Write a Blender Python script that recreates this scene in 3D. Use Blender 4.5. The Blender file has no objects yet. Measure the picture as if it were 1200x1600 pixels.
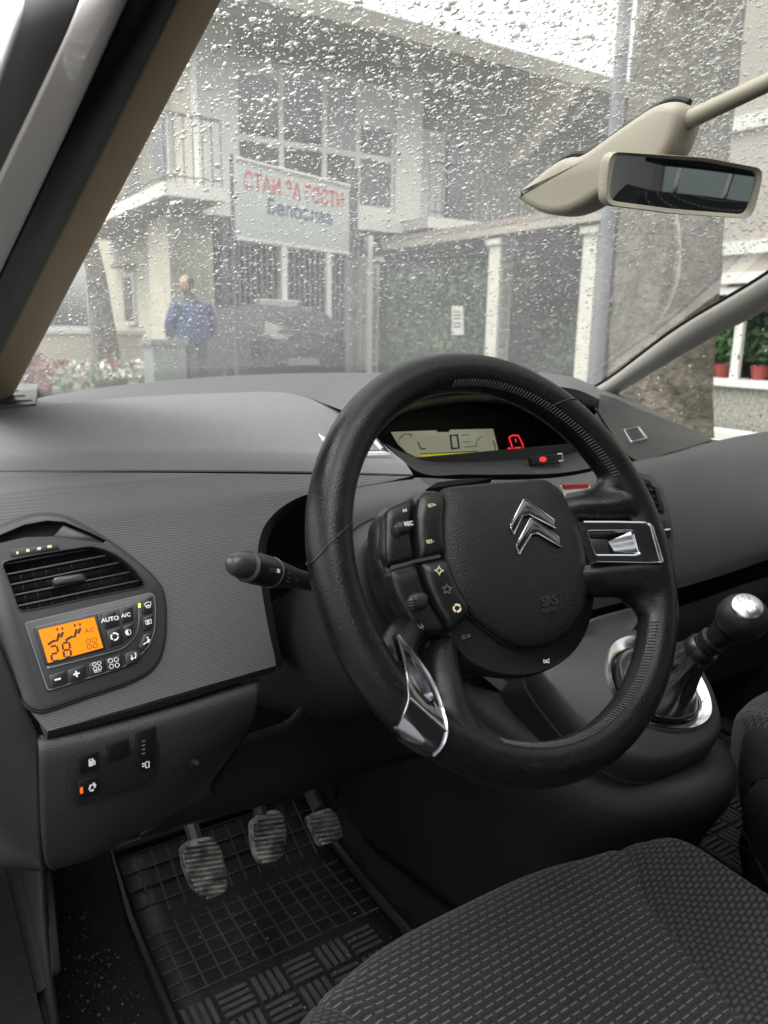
import bpy, bmesh, math, random
import numpy as np
from mathutils import Vector, Matrix

random.seed(7)
rng = np.random.default_rng(11)
V = Vector
scene = bpy.context.scene
COL = scene.collection
rad = math.radians

# ------------------------------------------------------------------ camera
# car axes: X to the right, Y forward, Z up, ground at z = 0, steering wheel centre at (-.37, 0, .98)
CAM = V((-.815, -.476, 1.168))
YAW, PITCH, ROLL, FPX = rad(33.2), rad(-13.3), rad(1.0), 1200.0
_F = V((math.sin(YAW)*math.cos(PITCH), math.cos(YAW)*math.cos(PITCH), math.sin(PITCH)))
_R0 = V((math.cos(YAW), -math.sin(YAW), 0)); _U0 = _R0.cross(_F)
_R = _R0*math.cos(ROLL) + _U0*math.sin(ROLL)
_U = _U0*math.cos(ROLL) - _R0*math.sin(ROLL)
cd = bpy.data.cameras.new('camera'); cam = bpy.data.objects.new('camera', cd); COL.objects.link(cam)
cd.sensor_fit = 'VERTICAL'; cd.sensor_height = 36; cd.lens = 27.0
cd.clip_start = .02; cd.clip_end = 3000
cd.dof.use_dof = True; cd.dof.focus_distance = .82; cd.dof.aperture_fstop = 8.0
cam.matrix_world = Matrix(((_R.x, _U.x, -_F.x, CAM.x), (_R.y, _U.y, -_F.y, CAM.y), (_R.z, _U.z, -_F.z, CAM.z), (0, 0, 0, 1)))
scene.camera = cam

# ------------------------------------------------------------------ overcast daylight
SUN_EL, SUN_ROT = rad(58), rad(300)
w = bpy.data.worlds.new('World'); scene.world = w; w.use_nodes = True
nt = w.node_tree; nt.nodes.clear()
sky = nt.nodes.new('ShaderNodeTexSky'); sky.sky_type = 'NISHITA'; sky.sun_disc = False
sky.sun_elevation = SUN_EL; sky.sun_rotation = SUN_ROT; sky.dust_density = 6; sky.air_density = 1.0; sky.ozone_density = 1
hs = nt.nodes.new('ShaderNodeHueSaturation'); hs.inputs['Saturation'].default_value = .12
bg = nt.nodes.new('ShaderNodeBackground'); bg.inputs['Strength'].default_value = .15
wo = nt.nodes.new('ShaderNodeOutputWorld')
nt.links.new(sky.outputs[0], hs.inputs['Color']); nt.links.new(hs.outputs[0], bg.inputs[0]); nt.links.new(bg.outputs[0], wo.inputs[0])
sl = bpy.data.lights.new('sun', 'SUN'); sl.energy = 1.0; sl.angle = rad(40); sl.color = (1, .98, .95)
so = bpy.data.objects.new('sun', sl); COL.objects.link(so)
so.rotation_euler = (rad(90)-SUN_EL, 0, -SUN_ROT+math.pi) if False else (rad(32), rad(-12), rad(20))
scene.view_settings.view_transform = 'Standard'; scene.view_settings.look = 'None'
scene.view_settings.exposure = 1.5; scene.view_settings.gamma = 1
scene.render.engine = 'CYCLES'
cy = scene.cycles
cy.max_bounces = 10; cy.diffuse_bounces = 5; cy.glossy_bounces = 4; cy.transmission_bounces = 8; cy.transparent_max_bounces = 24
cy.caustics_reflective = False; cy.caustics_refractive = True; cy.sample_clamp_indirect = 6
cy.use_denoising = True
try: cy.denoiser = 'OPENIMAGEDENOISE'
except Exception: pass

# ------------------------------------------------------------------ measuring: where a sight line meets a real surface
def ray(x, y): return _F + _R*((x-600)/FPX) - _U*((y-800)/FPX)
def onp(x, y, n, d):
    n = V(n); r = ray(x, y); return CAM + r*((d - n.dot(CAM))/n.dot(r))
def onX(x, y, v): return onp(x, y, (1, 0, 0), v)
def onY(x, y, v): return onp(x, y, (0, 1, 0), v)
def onZ(x, y, v): return onp(x, y, (0, 0, 1), v)
def onf(x, y, fn, lo=.15, hi=3.0):
    r = ray(x, y)
    for _ in range(50):
        m = (lo+hi)/2
        if fn(CAM + r*m) > 0: hi = m
        else: lo = m
    return CAM + r*lo

# ------------------------------------------------------------------ objects
def link(o, parent=None):
    COL.objects.link(o)
    if parent is not None:
        o.parent = parent
        o.matrix_parent_inverse = Matrix.Translation(-base_of(parent))
    return o
_base = {}
def base_of(o):
    return _base.get(o.name, V((0, 0, 0)))
def thing(name, label, cat, loc, group=None):
    o = bpy.data.objects.new(name, None); COL.objects.link(o); o.location = loc; o.empty_display_size = .05
    _base[o.name] = V(loc)
    o['label'] = label; o['category'] = cat
    if group: o['group'] = group
    return o
def tag(o, label=None, cat=None, group=None, kind=None):
    for k, v in (('label', label), ('category', cat), ('group', group), ('kind', kind)):
        if v: o[k] = v
    return o
def mesh(name, verts, faces, mat, parent=None, smooth=True, angle=None):
    me = bpy.data.meshes.new(name); me.from_pydata([tuple(v) for v in verts], [], [tuple(f) for f in faces]); me.update()
    bm = bmesh.new(); bm.from_mesh(me)
    bmesh.ops.remove_doubles(bm, verts=bm.verts, dist=1e-6)
    bmesh.ops.recalc_face_normals(bm, faces=bm.faces); bm.to_mesh(me); bm.free()
    me.materials.append(mat)
    if smooth:
        me.shade_smooth()
        if angle is not None: me.set_sharp_from_angle(angle=rad(angle))
    o = bpy.data.objects.new(name, me); link(o, parent)
    return o
class MB:
    def __init__(s): s.v = []; s.f = []
    def add(s, v, f):
        b = len(s.v); s.v += [V(p) for p in v]; s.f += [tuple(i+b for i in q) for q in f]; return s
    def box(s, c, size, m=None):
        c = V(c); h = V(size)/2; pts = []
        for k in range(8):
            p = V(((-1, 1)[k & 1]*h.x, (-1, 1)[k >> 1 & 1]*h.y, (-1, 1)[k >> 2 & 1]*h.z))
            if m is not None: p = m @ p
            pts.append(c+p)
        return s.add(pts, [(0, 2, 3, 1), (4, 5, 7, 6), (0, 1, 5, 4), (2, 6, 7, 3), (0, 4, 6, 2), (1, 3, 7, 5)])
    def tube(s, pts, r, n=8, cap=True, closed=False):
        pts = [V(p) for p in pts]; N = len(pts); b = len(s.v); prev = None
        for i, p in enumerate(pts):
            if closed: d = pts[(i+1) % N]-pts[i-1]
            else: d = pts[min(i+1, N-1)]-pts[max(i-1, 0)]
            d.normalize()
            if prev is None: a = d.orthogonal().normalized()
            else: a = (prev - d*prev.dot(d)).normalized()
            prev = a; c = d.cross(a); rr = r[i] if isinstance(r, (list, tuple)) else r
            for k in range(n):
                t = 2*math.pi*k/n; s.v.append(p + (a*math.cos(t)+c*math.sin(t))*rr)
        for i in range(N if closed else N-1):
            j = (i+1) % N
            for k in range(n):
                l = (k+1) % n; s.f.append((b+i*n+k, b+i*n+l, b+j*n+l, b+j*n+k))
        if cap and not closed:
            s.f.append(tuple(b+k for k in range(n))[::-1]); s.f.append(tuple(b+(N-1)*n+k for k in range(n)))
        return s
    def build(s, name, mat, parent=None, smooth=False, angle=40): return mesh(name, s.v, s.f, mat, parent, smooth, angle)

def bevel(o, wd, seg=2, ang=30):
    m = o.modifiers.new('bevel', 'BEVEL'); m.width = wd; m.segments = seg; m.limit_method = 'ANGLE'; m.angle_limit = rad(ang); return o
def solid(o, t, off=-1):
    m = o.modifiers.new('solid', 'SOLIDIFY'); m.thickness = t; m.offset = off; return o

# ------------------------------------------------------------------ curves and surfaces
def cr(pts, n, closed=False):
    P = [V(p) for p in pts]; N = len(P)
    if N == 2 and not closed: return [P[0].lerp(P[1], i/(n-1)) for i in range(n)]
    seg = N if closed else N-1
    fine = []
    for i in range(seg):
        if closed: a, b, c, d = P[i-1], P[i], P[(i+1) % N], P[(i+2) % N]
        else:
            b, c = P[i], P[i+1]; a = P[i-1] if i else b*2-c; d = P[i+2] if i+2 < N else c*2-b
        t01 = max((b-a).length, 1e-9)**.5; t12 = max((c-b).length, 1e-9)**.5; t23 = max((d-c).length, 1e-9)**.5
        m1 = (c-b + ((b-a)/t01 - (c-a)/(t01+t12))*t12); m2 = (c-b + ((d-c)/t23 - (d-b)/(t12+t23))*t12)
        for k in range(12):
            t = k/12; fine.append((2*t**3-3*t*t+1)*b + (t**3-2*t*t+t)*m1 + (-2*t**3+3*t*t)*c + (t**3-t*t)*m2)
    if not closed: fine.append(P[-1])
    L = [0.0]; M = len(fine)
    for i in range(1, M + (1 if closed else 0)): L.append(L[-1] + (fine[i % M]-fine[i-1]).length)
    out = []; k = 0; tot = L[-1]; cnt = n if closed else n-1
    for i in range(n):
        s = tot*i/cnt
        while k < len(L)-2 and L[k+1] < s: k += 1
        u = (s-L[k])/max(L[k+1]-L[k], 1e-12); out.append(fine[k % M].lerp(fine[(k+1) % M], min(u, 1)))
    return out
def lin(pts, n, closed=False):
    P = [V(p) for p in pts]
    if closed: P = P + [P[0]]
    L = [0.0]
    for i in range(1, len(P)): L.append(L[-1]+(P[i]-P[i-1]).length)
    out = []; k = 0; cnt = n if closed else n-1
    for i in range(n):
        s = L[-1]*i/cnt
        while k < len(L)-2 and L[k+1] < s: k += 1
        out.append(P[k].lerp(P[k+1], min((s-L[k])/max(L[k+1]-L[k], 1e-12), 1)))
    return out
def patch(name, rows, nu, nv, mat, parent=None, thick=0, straight=False, smooth=True):
    R_ = [(lin if straight else cr)(r, nu) for r in rows]
    cols = [cr([r[i] for r in R_], nv) for i in range(nu)]
    v = [cols[i][j] for j in range(nv) for i in range(nu)]
    f = [(j*nu+i, j*nu+i+1, (j+1)*nu+i+1, (j+1)*nu+i) for j in range(nv-1) for i in range(nu-1)]
    o = mesh(name, v, f, mat, parent, smooth)
    if thick: solid(o, thick, 0)
    return o
def loft(name, rings, mat, parent=None, cap0=True, cap1=True, smooth=True, angle=None):
    n = len(rings[0]); v = [p for r in rings for p in r]; f = []
    for j in range(len(rings)-1):
        for i in range(n):
            k = (i+1) % n; f.append((j*n+i, j*n+k, (j+1)*n+k, (j+1)*n+i))
    if cap0: f.append(tuple(range(n))[::-1])
    if cap1: f.append(tuple((len(rings)-1)*n+i for i in range(n)))
    return mesh(name, v, f, mat, parent, smooth, angle)
def inset(pts, n, d):
    N = len(pts); n = V(n).normalized(); out = []
    area = V((0, 0, 0))
    for i in range(N): area += pts[i].cross(pts[(i+1) % N])
    sgn = 1 if area.dot(n) > 0 else -1
    for i in range(N):
        e0 = (pts[i]-pts[i-1]).normalized(); e1 = (pts[(i+1) % N]-pts[i]).normalized()
        n0 = n.cross(e0)*sgn; n1 = n.cross(e1)*sgn; m = n0+n1
        if m.length < 1e-6: m = n0
        m.normalize(); out.append(pts[i] + m*(d/max(.45, m.dot(n0))))
    return out
def slab_geo(pts, n, h0, h1, b=0.0):
    n = V(n).normalized(); pts = [V(p) for p in pts]; N = len(pts)
    rings = [[p+n*h0 for p in pts]]
    if b > 0:
        rings.append([p+n*(h1-b) for p in pts]); rings.append([p+n*(h1-b*.3) for p in inset(pts, n, b*.3)]); rings.append([p+n*h1 for p in inset(pts, n, b)])
    else: rings.append([p+n*h1 for p in pts])
    v = [p for r in rings for p in r]; f = []
    for j in range(len(rings)-1):
        for i in range(N):
            k = (i+1) % N; f.append((j*N+i, j*N+k, (j+1)*N+k, (j+1)*N+i))
    f.append(tuple(range(N))[::-1]); f.append(tuple((len(rings)-1)*N+i for i in range(N)))
    return v, f
def slab(name, pts, n, h0, h1, mat, parent=None, b=0.0, angle=35):
    v, f = slab_geo(pts, n, h0, h1, b); return mesh(name, v, f, mat, parent, True, angle)
def rounded(pts, r, k=4):
    P = [V(p) for p in pts]; N = len(P); out = []
    for i in range(N):
        a, b, c = P[i-1], P[i], P[(i+1) % N]; la = (a-b).length; lc = (c-b).length
        rr = min(r, la*.45, lc*.45); p0 = b+(a-b)*(rr/la); p1 = b+(c-b)*(rr/lc)
        for j in range(k+1):
            t = j/k; out.append(p0*(1-t)**2 + b*2*t*(1-t) + p1*t*t)
    return out
def ringslab(name, outer, inner, n, h0, h1, mat, parent=None, b=.0008, N=72, curved=True, hin=None):
    n = V(n).normalized()
    fn = cr if curved else lin
    A = fn(outer, N, True); B = fn(inner, N, True)
    k = min(range(N), key=lambda i: (B[i]-A[0]).length); B = B[k:]+B[:k]
    if sum((A[i]-B[i]).length for i in range(N)) > sum((A[i]-B[-i]).length for i in range(N)): B = [B[-i] for i in range(N)]
    hin = h1 if hin is None else hin
    rings = [[p+n*h0 for p in A], [p+n*(h1-b) for p in A], [A[i].lerp(B[i], .12)+n*h1 for i in range(N)], [A[i].lerp(B[i], .88)+n*hin for i in range(N)], [p+n*(hin-b) for p in B], [p+n*h0 for p in B]]
    v = [p for r in rings for p in r]; f = []
    for j in range(6):
        jj = (j+1) % 6
        for i in range(N):
            q = (i+1) % N; f.append((j*N+i, j*N+q, jj*N+q, jj*N+i))
    return mesh(name, v, f, mat, parent, True, 40)
def dome(name, pts, n, prof, mat, parent=None, ctr=None):
    n = V(n).normalized(); pts = [V(p) for p in pts]; c = V(ctr) if ctr else sum(pts, V((0, 0, 0)))/len(pts); N = len(pts)
    v = []; f = []
    for s, h in prof: v += [c+(p-c)*s+n*h for p in pts]
    for j in range(len(prof)-1):
        for i in range(N):
            k = (i+1) % N; f.append((j*N+i, j*N+k, (j+1)*N+k, (j+1)*N+i))
    v.append(c+n*prof[-1][1]); m = len(v)-1
    for i in range(N): f.append(((len(prof)-1)*N+i, (len(prof)-1)*N+(i+1) % N, m))
    return mesh(name, v, f, mat, parent, True, 50)
def ribbon_geo(pts, n, wd, h=.0003, closed=False):
    n = V(n).normalized(); P = [V(p) for p in pts]
    if closed: P = P+[P[0]]
    v = []; f = []
    for i, p in enumerate(P):
        d = P[min(i+1, len(P)-1)]-P[max(i-1, 0)]
        if closed and i in (0, len(P)-1): d = P[1]-P[-2]
        d.normalize(); s = n.cross(d)*(wd/2); v += [p-s+n*h, p+s+n*h]
    for i in range(len(P)-1): f.append((2*i, 2*i+1, 2*i+3, 2*i+2))
    return v, f
def strokes(name, lines, n, wd, mat, parent=None, h=.0003):
    mb = MB()
    for l in lines:
        closed = isinstance(l[0], str)
        if closed: l = l[1]
        mb.add(*ribbon_geo(l, n, wd, h, closed))
    return mesh(name, mb.v, mb.f, mat, parent, False)
def text(name, s, org, ex, ey, size, mat, parent=None, h=.0002, align='CENTER', extr=.0, bold=0.0, squash=1.0):
    cu = bpy.data.curves.new('t', 'FONT'); cu.body = s; cu.size = 1; cu.align_x = align; cu.align_y = 'CENTER'; cu.extrude = extr; cu.offset = bold
    ob = bpy.data.objects.new('t', cu); COL.objects.link(ob)
    dg = bpy.context.evaluated_depsgraph_get(); me = bpy.data.meshes.new_from_object(ob.evaluated_get(dg))
    bpy.data.objects.remove(ob); bpy.data.curves.remove(cu)
    ex = V(ex).normalized(); en = ex.cross(V(ey)).normalized(); ey = en.cross(ex)
    for vv in me.vertices:
        c = vv.co; vv.co = V(org) + ex*(c.x*size*squash) + ey*(c.y*size) + en*(h + c.z*size)
    me.materials.clear(); me.materials.append(mat)
    o = bpy.data.objects.new(name, me); link(o, parent); return o
def copy_tree(root, delta, label=None):
    c = root.copy(); COL.objects.link(c); c.location = root.location+V(delta); _base[c.name] = V(root.location)
    if label: c['label'] = label
    for ch in list(root.children):
        d = ch.copy(); COL.objects.link(d); d.parent = c
        for g in list(ch.children):
            e = g.copy(); COL.objects.link(e); e.parent = d
    return c

# ------------------------------------------------------------------ materials
def newmat(name):
    m = bpy.data.materials.new(name); m.use_nodes = True; t = m.node_tree
    return m, t, t.nodes['Principled BSDF'], t.nodes['Material Output']
def N_(t, ty, **kw):
    n = t.nodes.new(ty)
    for k, v in kw.items():
        if k in n.inputs.keys(): n.inputs[k].default_value = v
        else: setattr(n, k, v)
    return n
def math_(t, op, a, b=None):
    n = t.nodes.new('ShaderNodeMath'); n.operation = op
    for i, x in enumerate((a, b)):
        if x is None: continue
        if isinstance(x, (int, float)): n.inputs[i].default_value = x
        else: t.links.new(x, n.inputs[i])
    return n.outputs[0]
def plastic(name, col, rough=.5, grain=0.0, gscale=900, var=.12, vscale=9, dust=.0, metal=0, coat=0, spec=.5, wear=0.0):
    m, t, b, o = newmat(name)
    tc = N_(t, 'ShaderNodeTexCoord')
    b.inputs['Roughness'].default_value = rough; b.inputs['Metallic'].default_value = metal; b.inputs['Coat Weight'].default_value = coat
    b.inputs['Specular IOR Level'].default_value = spec
    c = (*col, 1)
    nz = N_(t, 'ShaderNodeTexNoise', Scale=vscale, Detail=6.0, Roughness=.65); t.links.new(tc.outputs['Object'], nz.inputs['Vector'])
    mx = N_(t, 'ShaderNodeMix', data_type='RGBA')
    mx.inputs[6].default_value = tuple(x*(1-var) for x in col)+(1,); mx.inputs[7].default_value = tuple(min(1, x*(1+var)) for x in col)+(1,)
    t.links.new(nz.outputs[0], mx.inputs[0]); colout = mx.outputs[2]
    if dust:
        n2 = N_(t, 'ShaderNodeTexNoise', Scale=420.0, Detail=2.0); t.links.new(tc.outputs['Object'], n2.inputs['Vector'])
        n3 = N_(t, 'ShaderNodeTexNoise', Scale=14.0, Detail=4.0); t.links.new(tc.outputs['Object'], n3.inputs['Vector'])
        r = N_(t, 'ShaderNodeMapRange'); r.inputs['From Min'].default_value = .66; r.inputs['From Max'].default_value = .74; t.links.new(n2.outputs[0], r.inputs['Value'])
        k = math_(t, 'MULTIPLY', r.outputs[0], math_(t, 'MULTIPLY', n3.outputs[0], dust))
        m2 = N_(t, 'ShaderNodeMix', data_type='RGBA'); t.links.new(k, m2.inputs[0]); t.links.new(colout, m2.inputs[6]); m2.inputs[7].default_value = (.35, .33, .3, 1)
        colout = m2.outputs[2]
    t.links.new(colout, b.inputs['Base Color'])
    rr = N_(t, 'ShaderNodeMapRange'); rr.inputs['To Min'].default_value = max(.02, rough-.09-wear); rr.inputs['To Max'].default_value = min(1, rough+.1)
    t.links.new(nz.outputs[0], rr.inputs['Value']); t.links.new(rr.outputs[0], b.inputs['Roughness'])
    if grain:
        g = N_(t, 'ShaderNodeTexVoronoi', Scale=gscale); t.links.new(tc.outputs['Object'], g.inputs['Vector'])
        bp = N_(t, 'ShaderNodeBump', Strength=grain, Distance=.0006); t.links.new(g.outputs['Distance'], bp.inputs['Height']); t.links.new(bp.outputs[0], b.inputs['Normal'])
    return m
def emis(name, col, s=1.0, base=(.01, .01, .01)):
    m, t, b, o = newmat(name); b.inputs['Base Color'].default_value = (*base, 1); b.inputs['Emission Color'].default_value = (*col, 1); b.inputs['Emission Strength'].default_value = s; b.inputs['Roughness'].default_value = .25
    return m
M = {}
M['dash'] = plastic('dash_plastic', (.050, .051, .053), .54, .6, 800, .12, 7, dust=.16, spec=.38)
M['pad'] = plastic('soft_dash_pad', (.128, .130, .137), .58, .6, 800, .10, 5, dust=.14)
M['shelf'] = plastic('dash_shelf', (.070, .073, .079), .58, .3, 1000, .08, 6, dust=.10)
M['trim'] = plastic('dark_trim', (.0225, .023, .025), .44, .25, 900, .12, 8, dust=.12, spec=.38)
M['bezel'] = plastic('smooth_bezel', (.034, .035, .038), .36, 0, 1, .08, 8, dust=.05)
M['black'] = plastic('black_plastic', (.012, .012, .014), .38, 0, 1, .1, 9, dust=.08)
M['cavity'] = plastic('matt_black', (.006, .006, .007), .75, 0, 1, .05)
M['gloss'] = plastic('gloss_black', (.010, .010, .012), .14, 0, 1, .1, 20)
M['lower'] = plastic('lower_plastic', (.0085, .009, .0105), .5, .3, 800, .15, 7, dust=.14, spec=.25)
M['leather'] = plastic('worn_leather', (.0070, .0070, .0075), .37, .28, 700, .35, 28, dust=.16, wear=.14, spec=.26)
M['hub'] = plastic('hub_plastic', (.0105, .0102, .0105), .46, .55, 700, .15, 12, dust=.14, spec=.28)
M['hubs'] = plastic('hub_smooth', (.008, .008, .009), .32, .1, 900, .12, 14, dust=.10, spec=.4)
M['chrome'] = plastic('chrome', (.82, .83, .85), .15, 0, 1, .03, 30, metal=1)
M['platechrome'] = plastic('plate_chrome', (.66, .67, .71), .15, 0, 1, .03, 30, metal=1)
M['smoked'] = plastic('smoked_chrome', (.26, .26, .28), .16, 0, 1, .03, 30, metal=1)
M['knee'] = plastic('knee_plastic', (.032, .032, .035), .46, .5, 800, .14, 8, dust=.16, spec=.42)
M['emblem'] = plastic('dark_chrome', (.22, .22, .23), .18, 0, 1, .05, 30, metal=1)
M['satin'] = plastic('satin_metal', (.60, .61, .62), .24, 0, 1, .06, 30, metal=1)
M['beige'] = plastic('beige_plastic', (.29, .265, .215), .5, .2, 1200, .06, 8)
M['greytrim'] = plastic('pillar_trim', (.42, .405, .38), .48, .2, 1200, .06, 6)
M['shadedtrim'] = plastic('shaded_pillar_trim', (.33, .245, .145), .7, .3, 900, .12, 10)  # beige pillar trim in shadow, its brown shade put into the colour
M['rubber'] = plastic('seal_rubber', (.006, .006, .0075), .5, 0, 1, .15, 14, dust=.1, spec=.12)
M['paint'] = plastic('silver_paint', (.68, .64, .64), .32, 0, 1, .03, 10, coat=.6, dust=.25)
M['carpet'] = plastic('carpet', (.013, .013, .0145), .95, .9, 500, .35, 60, dust=.4, spec=.05)
M['matrub'] = plastic('mat_rubber', (.0065, .007, .008), .5, .2, 700, .3, 14, dust=.4, spec=.25)
M['worn'] = plastic('worn_rubber', (.075, .073, .068), .55, .2, 700, .85, 60, dust=.9)
M['matrib'] = plastic('mat_rib_rubber', (.024, .024, .026), .5, .2, 700, .3, 14, dust=.4, spec=.4)
M['matbar'] = plastic('heel_bar_rubber', (.035, .035, .034), .34, .2, 700, .5, 30, dust=.6)
M['headliner'] = plastic('headliner', (.30, .28, .25), .9, .3, 600, .05)
M['white'] = plastic('white_print', (.78, .78, .76), .5, 0, 1, .02)
M['cream'] = plastic('cream_print', (.72, .64, .38), .5, 0, 1, .02)
M['dim'] = plastic('dim_print', (.16, .16, .17), .5, 0, 1, .02)
M['darkprint'] = plastic('lcd_segment', (.012, .010, .006), .5, 0, 1, .02)
M['lcdgrey'] = plastic('lcd_grey', (.16, .16, .12), .5, 0, 1, .02)
M['amber'] = emis('amber_screen', (1.0, .25, .003), .38, (.25, .08, .0))
M['amberled'] = emis('amber_led', (1.0, .45, .06), 1.6)
M['redled'] = emis('red_led', (1.0, .03, .04), .45)
M['orangeled'] = emis('orange_led', (1.0, .13, .02), .45)
M['lcd'] = emis('pale_lcd', (.62, .62, .44), .10, (.24, .24, .17))
M['lcdyellow'] = emis('yellow_lcd', (.58, .56, .03), .20, (.25, .24, .02))
M['redpaint'] = plastic('red_plastic', (.45, .03, .04), .4, 0, 1, .05)
M['stitch'] = plastic('stitch_thread', (.07, .07, .07), .8, 0, 1, .2)

def ridged():
    m, t, b, o = newmat('ridged_dash'); tc = N_(t, 'ShaderNodeTexCoord')
    b.inputs['Roughness'].default_value = .52; b.inputs['Specular IOR Level'].default_value = .35
    sp = N_(t, 'ShaderNodeSeparateXYZ'); t.links.new(tc.outputs['Object'], sp.inputs[0])
    nz = N_(t, 'ShaderNodeTexNoise', Scale=6.0, Detail=5.0); t.links.new(tc.outputs['Object'], nz.inputs['Vector'])
    mx = N_(t, 'ShaderNodeMix', data_type='RGBA'); mx.inputs[6].default_value = (.082, .082, .084, 1); mx.inputs[7].default_value = (.104, .105, .108, 1)
    t.links.new(nz.outputs[0], mx.inputs[0])
    ph = math_(t, 'MULTIPLY', math_(t, 'SUBTRACT', sp.outputs['Z'], math_(t, 'MULTIPLY', sp.outputs['Y'], .45)), 2*math.pi/.0015)
    s = math_(t, 'SINE', math_(t, 'ADD', ph, math_(t, 'MULTIPLY', nz.outputs[0], .8)))
    bp = N_(t, 'ShaderNodeBump', Strength=.24, Distance=.0005); t.links.new(s, bp.inputs['Height']); t.links.new(bp.outputs[0], b.inputs['Normal'])
    dk = math_(t, 'ADD', math_(t, 'MULTIPLY', s, .06), .94)
    m3 = N_(t, 'ShaderNodeMix', data_type='RGBA', blend_type='MULTIPLY'); m3.inputs[0].default_value = 1
    cm = N_(t, 'ShaderNodeCombineColor'); [t.links.new(dk, cm.inputs[i]) for i in range(3)]
    t.links.new(mx.outputs[2], m3.inputs[6]); t.links.new(cm.outputs[0], m3.inputs[7]); t.links.new(m3.outputs[2], b.inputs['Base Color'])
    return m
M['ridged'] = ridged()
def seat_mat():
    m, t, b, o = newmat('seat_stripe_fabric'); tc = N_(t, 'ShaderNodeTexCoord'); L = t.links
    b.inputs['Roughness'].default_value = .9; b.inputs['Specular IOR Level'].default_value = .1; b.inputs['Sheen Weight'].default_value = .06; b.inputs['Sheen Roughness'].default_value = .5
    sp = N_(t, 'ShaderNodeSeparateXYZ'); L.new(tc.outputs['Object'], sp.inputs[0])
    wv = N_(t, 'ShaderNodeTexNoise', Scale=260.0, Detail=3.0); L.new(tc.outputs['Object'], wv.inputs['Vector'])
    lo = N_(t, 'ShaderNodeTexNoise', Scale=9.0, Detail=5.0); L.new(tc.outputs['Object'], lo.inputs['Vector'])
    # rows run across the seat
    yy = math_(t, 'ADD', math_(t, 'MULTIPLY', sp.outputs['Y'], 1/.0076), math_(t, 'MULTIPLY', sp.outputs['X'], -4.0))
    row = math_(t, 'FLOOR', yy); fy = math_(t, 'SUBTRACT', yy, row)
    band = math_(t, 'LESS_THAN', math_(t, 'ABSOLUTE', math_(t, 'SUBTRACT', fy, .5)), .085)
    rnd = math_(t, 'FRACT', math_(t, 'MULTIPLY', math_(t, 'SINE', math_(t, 'MULTIPLY', row, 12.98)), 43.75))
    fx = math_(t, 'FRACT', math_(t, 'ADD', math_(t, 'MULTIPLY', sp.outputs['X'], 1/.0118), math_(t, 'ADD', math_(t, 'MULTIPLY', row, .5), math_(t, 'MULTIPLY', rnd, .2))))
    dash = math_(t, 'MULTIPLY', band, math_(t, 'LESS_THAN', fx, .70))
    dash = math_(t, 'MULTIPLY', dash, math_(t, 'ADD', math_(t, 'MULTIPLY', wv.outputs[0], .9), .35))
    rib = math_(t, 'MULTIPLY', math_(t, 'SINE', math_(t, 'MULTIPLY', yy, 4*math.pi)), .5)
    cr_ = N_(t, 'ShaderNodeMix', data_type='RGBA'); cr_.inputs[6].default_value = (.008, .008, .0095, 1); cr_.inputs[7].default_value = (.036, .036, .040, 1)
    L.new(math_(t, 'ADD', math_(t, 'MULTIPLY', wv.outputs[0], .7), math_(t, 'ADD', math_(t, 'MULTIPLY', rib, .22), math_(t, 'MULTIPLY', math_(t, 'SUBTRACT', lo.outputs[0], .5), .5))), cr_.inputs[0])
    mx = N_(t, 'ShaderNodeMix', data_type='RGBA'); L.new(dash, mx.inputs[0]); L.new(cr_.outputs[2], mx.inputs[6]); mx.inputs[7].default_value = (.11, .108, .106, 1)
    L.new(mx.outputs[2], b.inputs['Base Color'])
    h = math_(t, 'ADD', math_(t, 'MULTIPLY', rib, .8), math_(t, 'ADD', wv.outputs[0], math_(t, 'MULTIPLY', dash, .8)))
    bp = N_(t, 'ShaderNodeBump', Strength=.7, Distance=.0008); L.new(h, bp.inputs['Height']); L.new(bp.outputs[0], b.inputs['Normal'])
    return m
M['seatfab'] = seat_mat()
def knit_mat():
    m, t, b, o = newmat('seat_knit_fabric'); tc = N_(t, 'ShaderNodeTexCoord'); L = t.links
    b.inputs['Roughness'].default_value = .85; b.inputs['Specular IOR Level'].default_value = .15; b.inputs['Sheen Weight'].default_value = .05
    sp = N_(t, 'ShaderNodeSeparateXYZ'); L.new(tc.outputs['Object'], sp.inputs[0])
    y = math_(t, 'MULTIPLY', sp.outputs['Y'], 1/.0052); row = math_(t, 'FLOOR', y)
    x = math_(t, 'ADD', math_(t, 'MULTIPLY', sp.outputs['X'], 1/.0082), math_(t, 'MULTIPLY', row, .5))
    a = math_(t, 'ABSOLUTE', math_(t, 'SINE', math_(t, 'MULTIPLY', x, math.pi))); c = math_(t, 'ABSOLUTE', math_(t, 'SINE', math_(t, 'MULTIPLY', y, math.pi)))
    h = math_(t, 'MULTIPLY', a, c)
    nz = N_(t, 'ShaderNodeTexNoise', Scale=300.0, Detail=2.0); L.new(tc.outputs['Object'], nz.inputs['Vector'])
    mx = N_(t, 'ShaderNodeMix', data_type='RGBA'); mx.inputs[6].default_value = (.005, .005, .006, 1); mx.inputs[7].default_value = (.034, .034, .038, 1)
    L.new(math_(t, 'MULTIPLY', h, math_(t, 'ADD', nz.outputs[0], .5)), mx.inputs[0]); L.new(mx.outputs[2], b.inputs['Base Color'])
    bp = N_(t, 'ShaderNodeBump', Strength=.8, Distance=.0012); L.new(h, bp.inputs['Height']); L.new(bp.outputs[0], b.inputs['Normal'])
    return m
M['knit'] = knit_mat()
M['seatside'] = plastic('seat_side_fabric', (.0135, .0135, .0155), .9, .5, 900, .25, 40, spec=.1)
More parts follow.
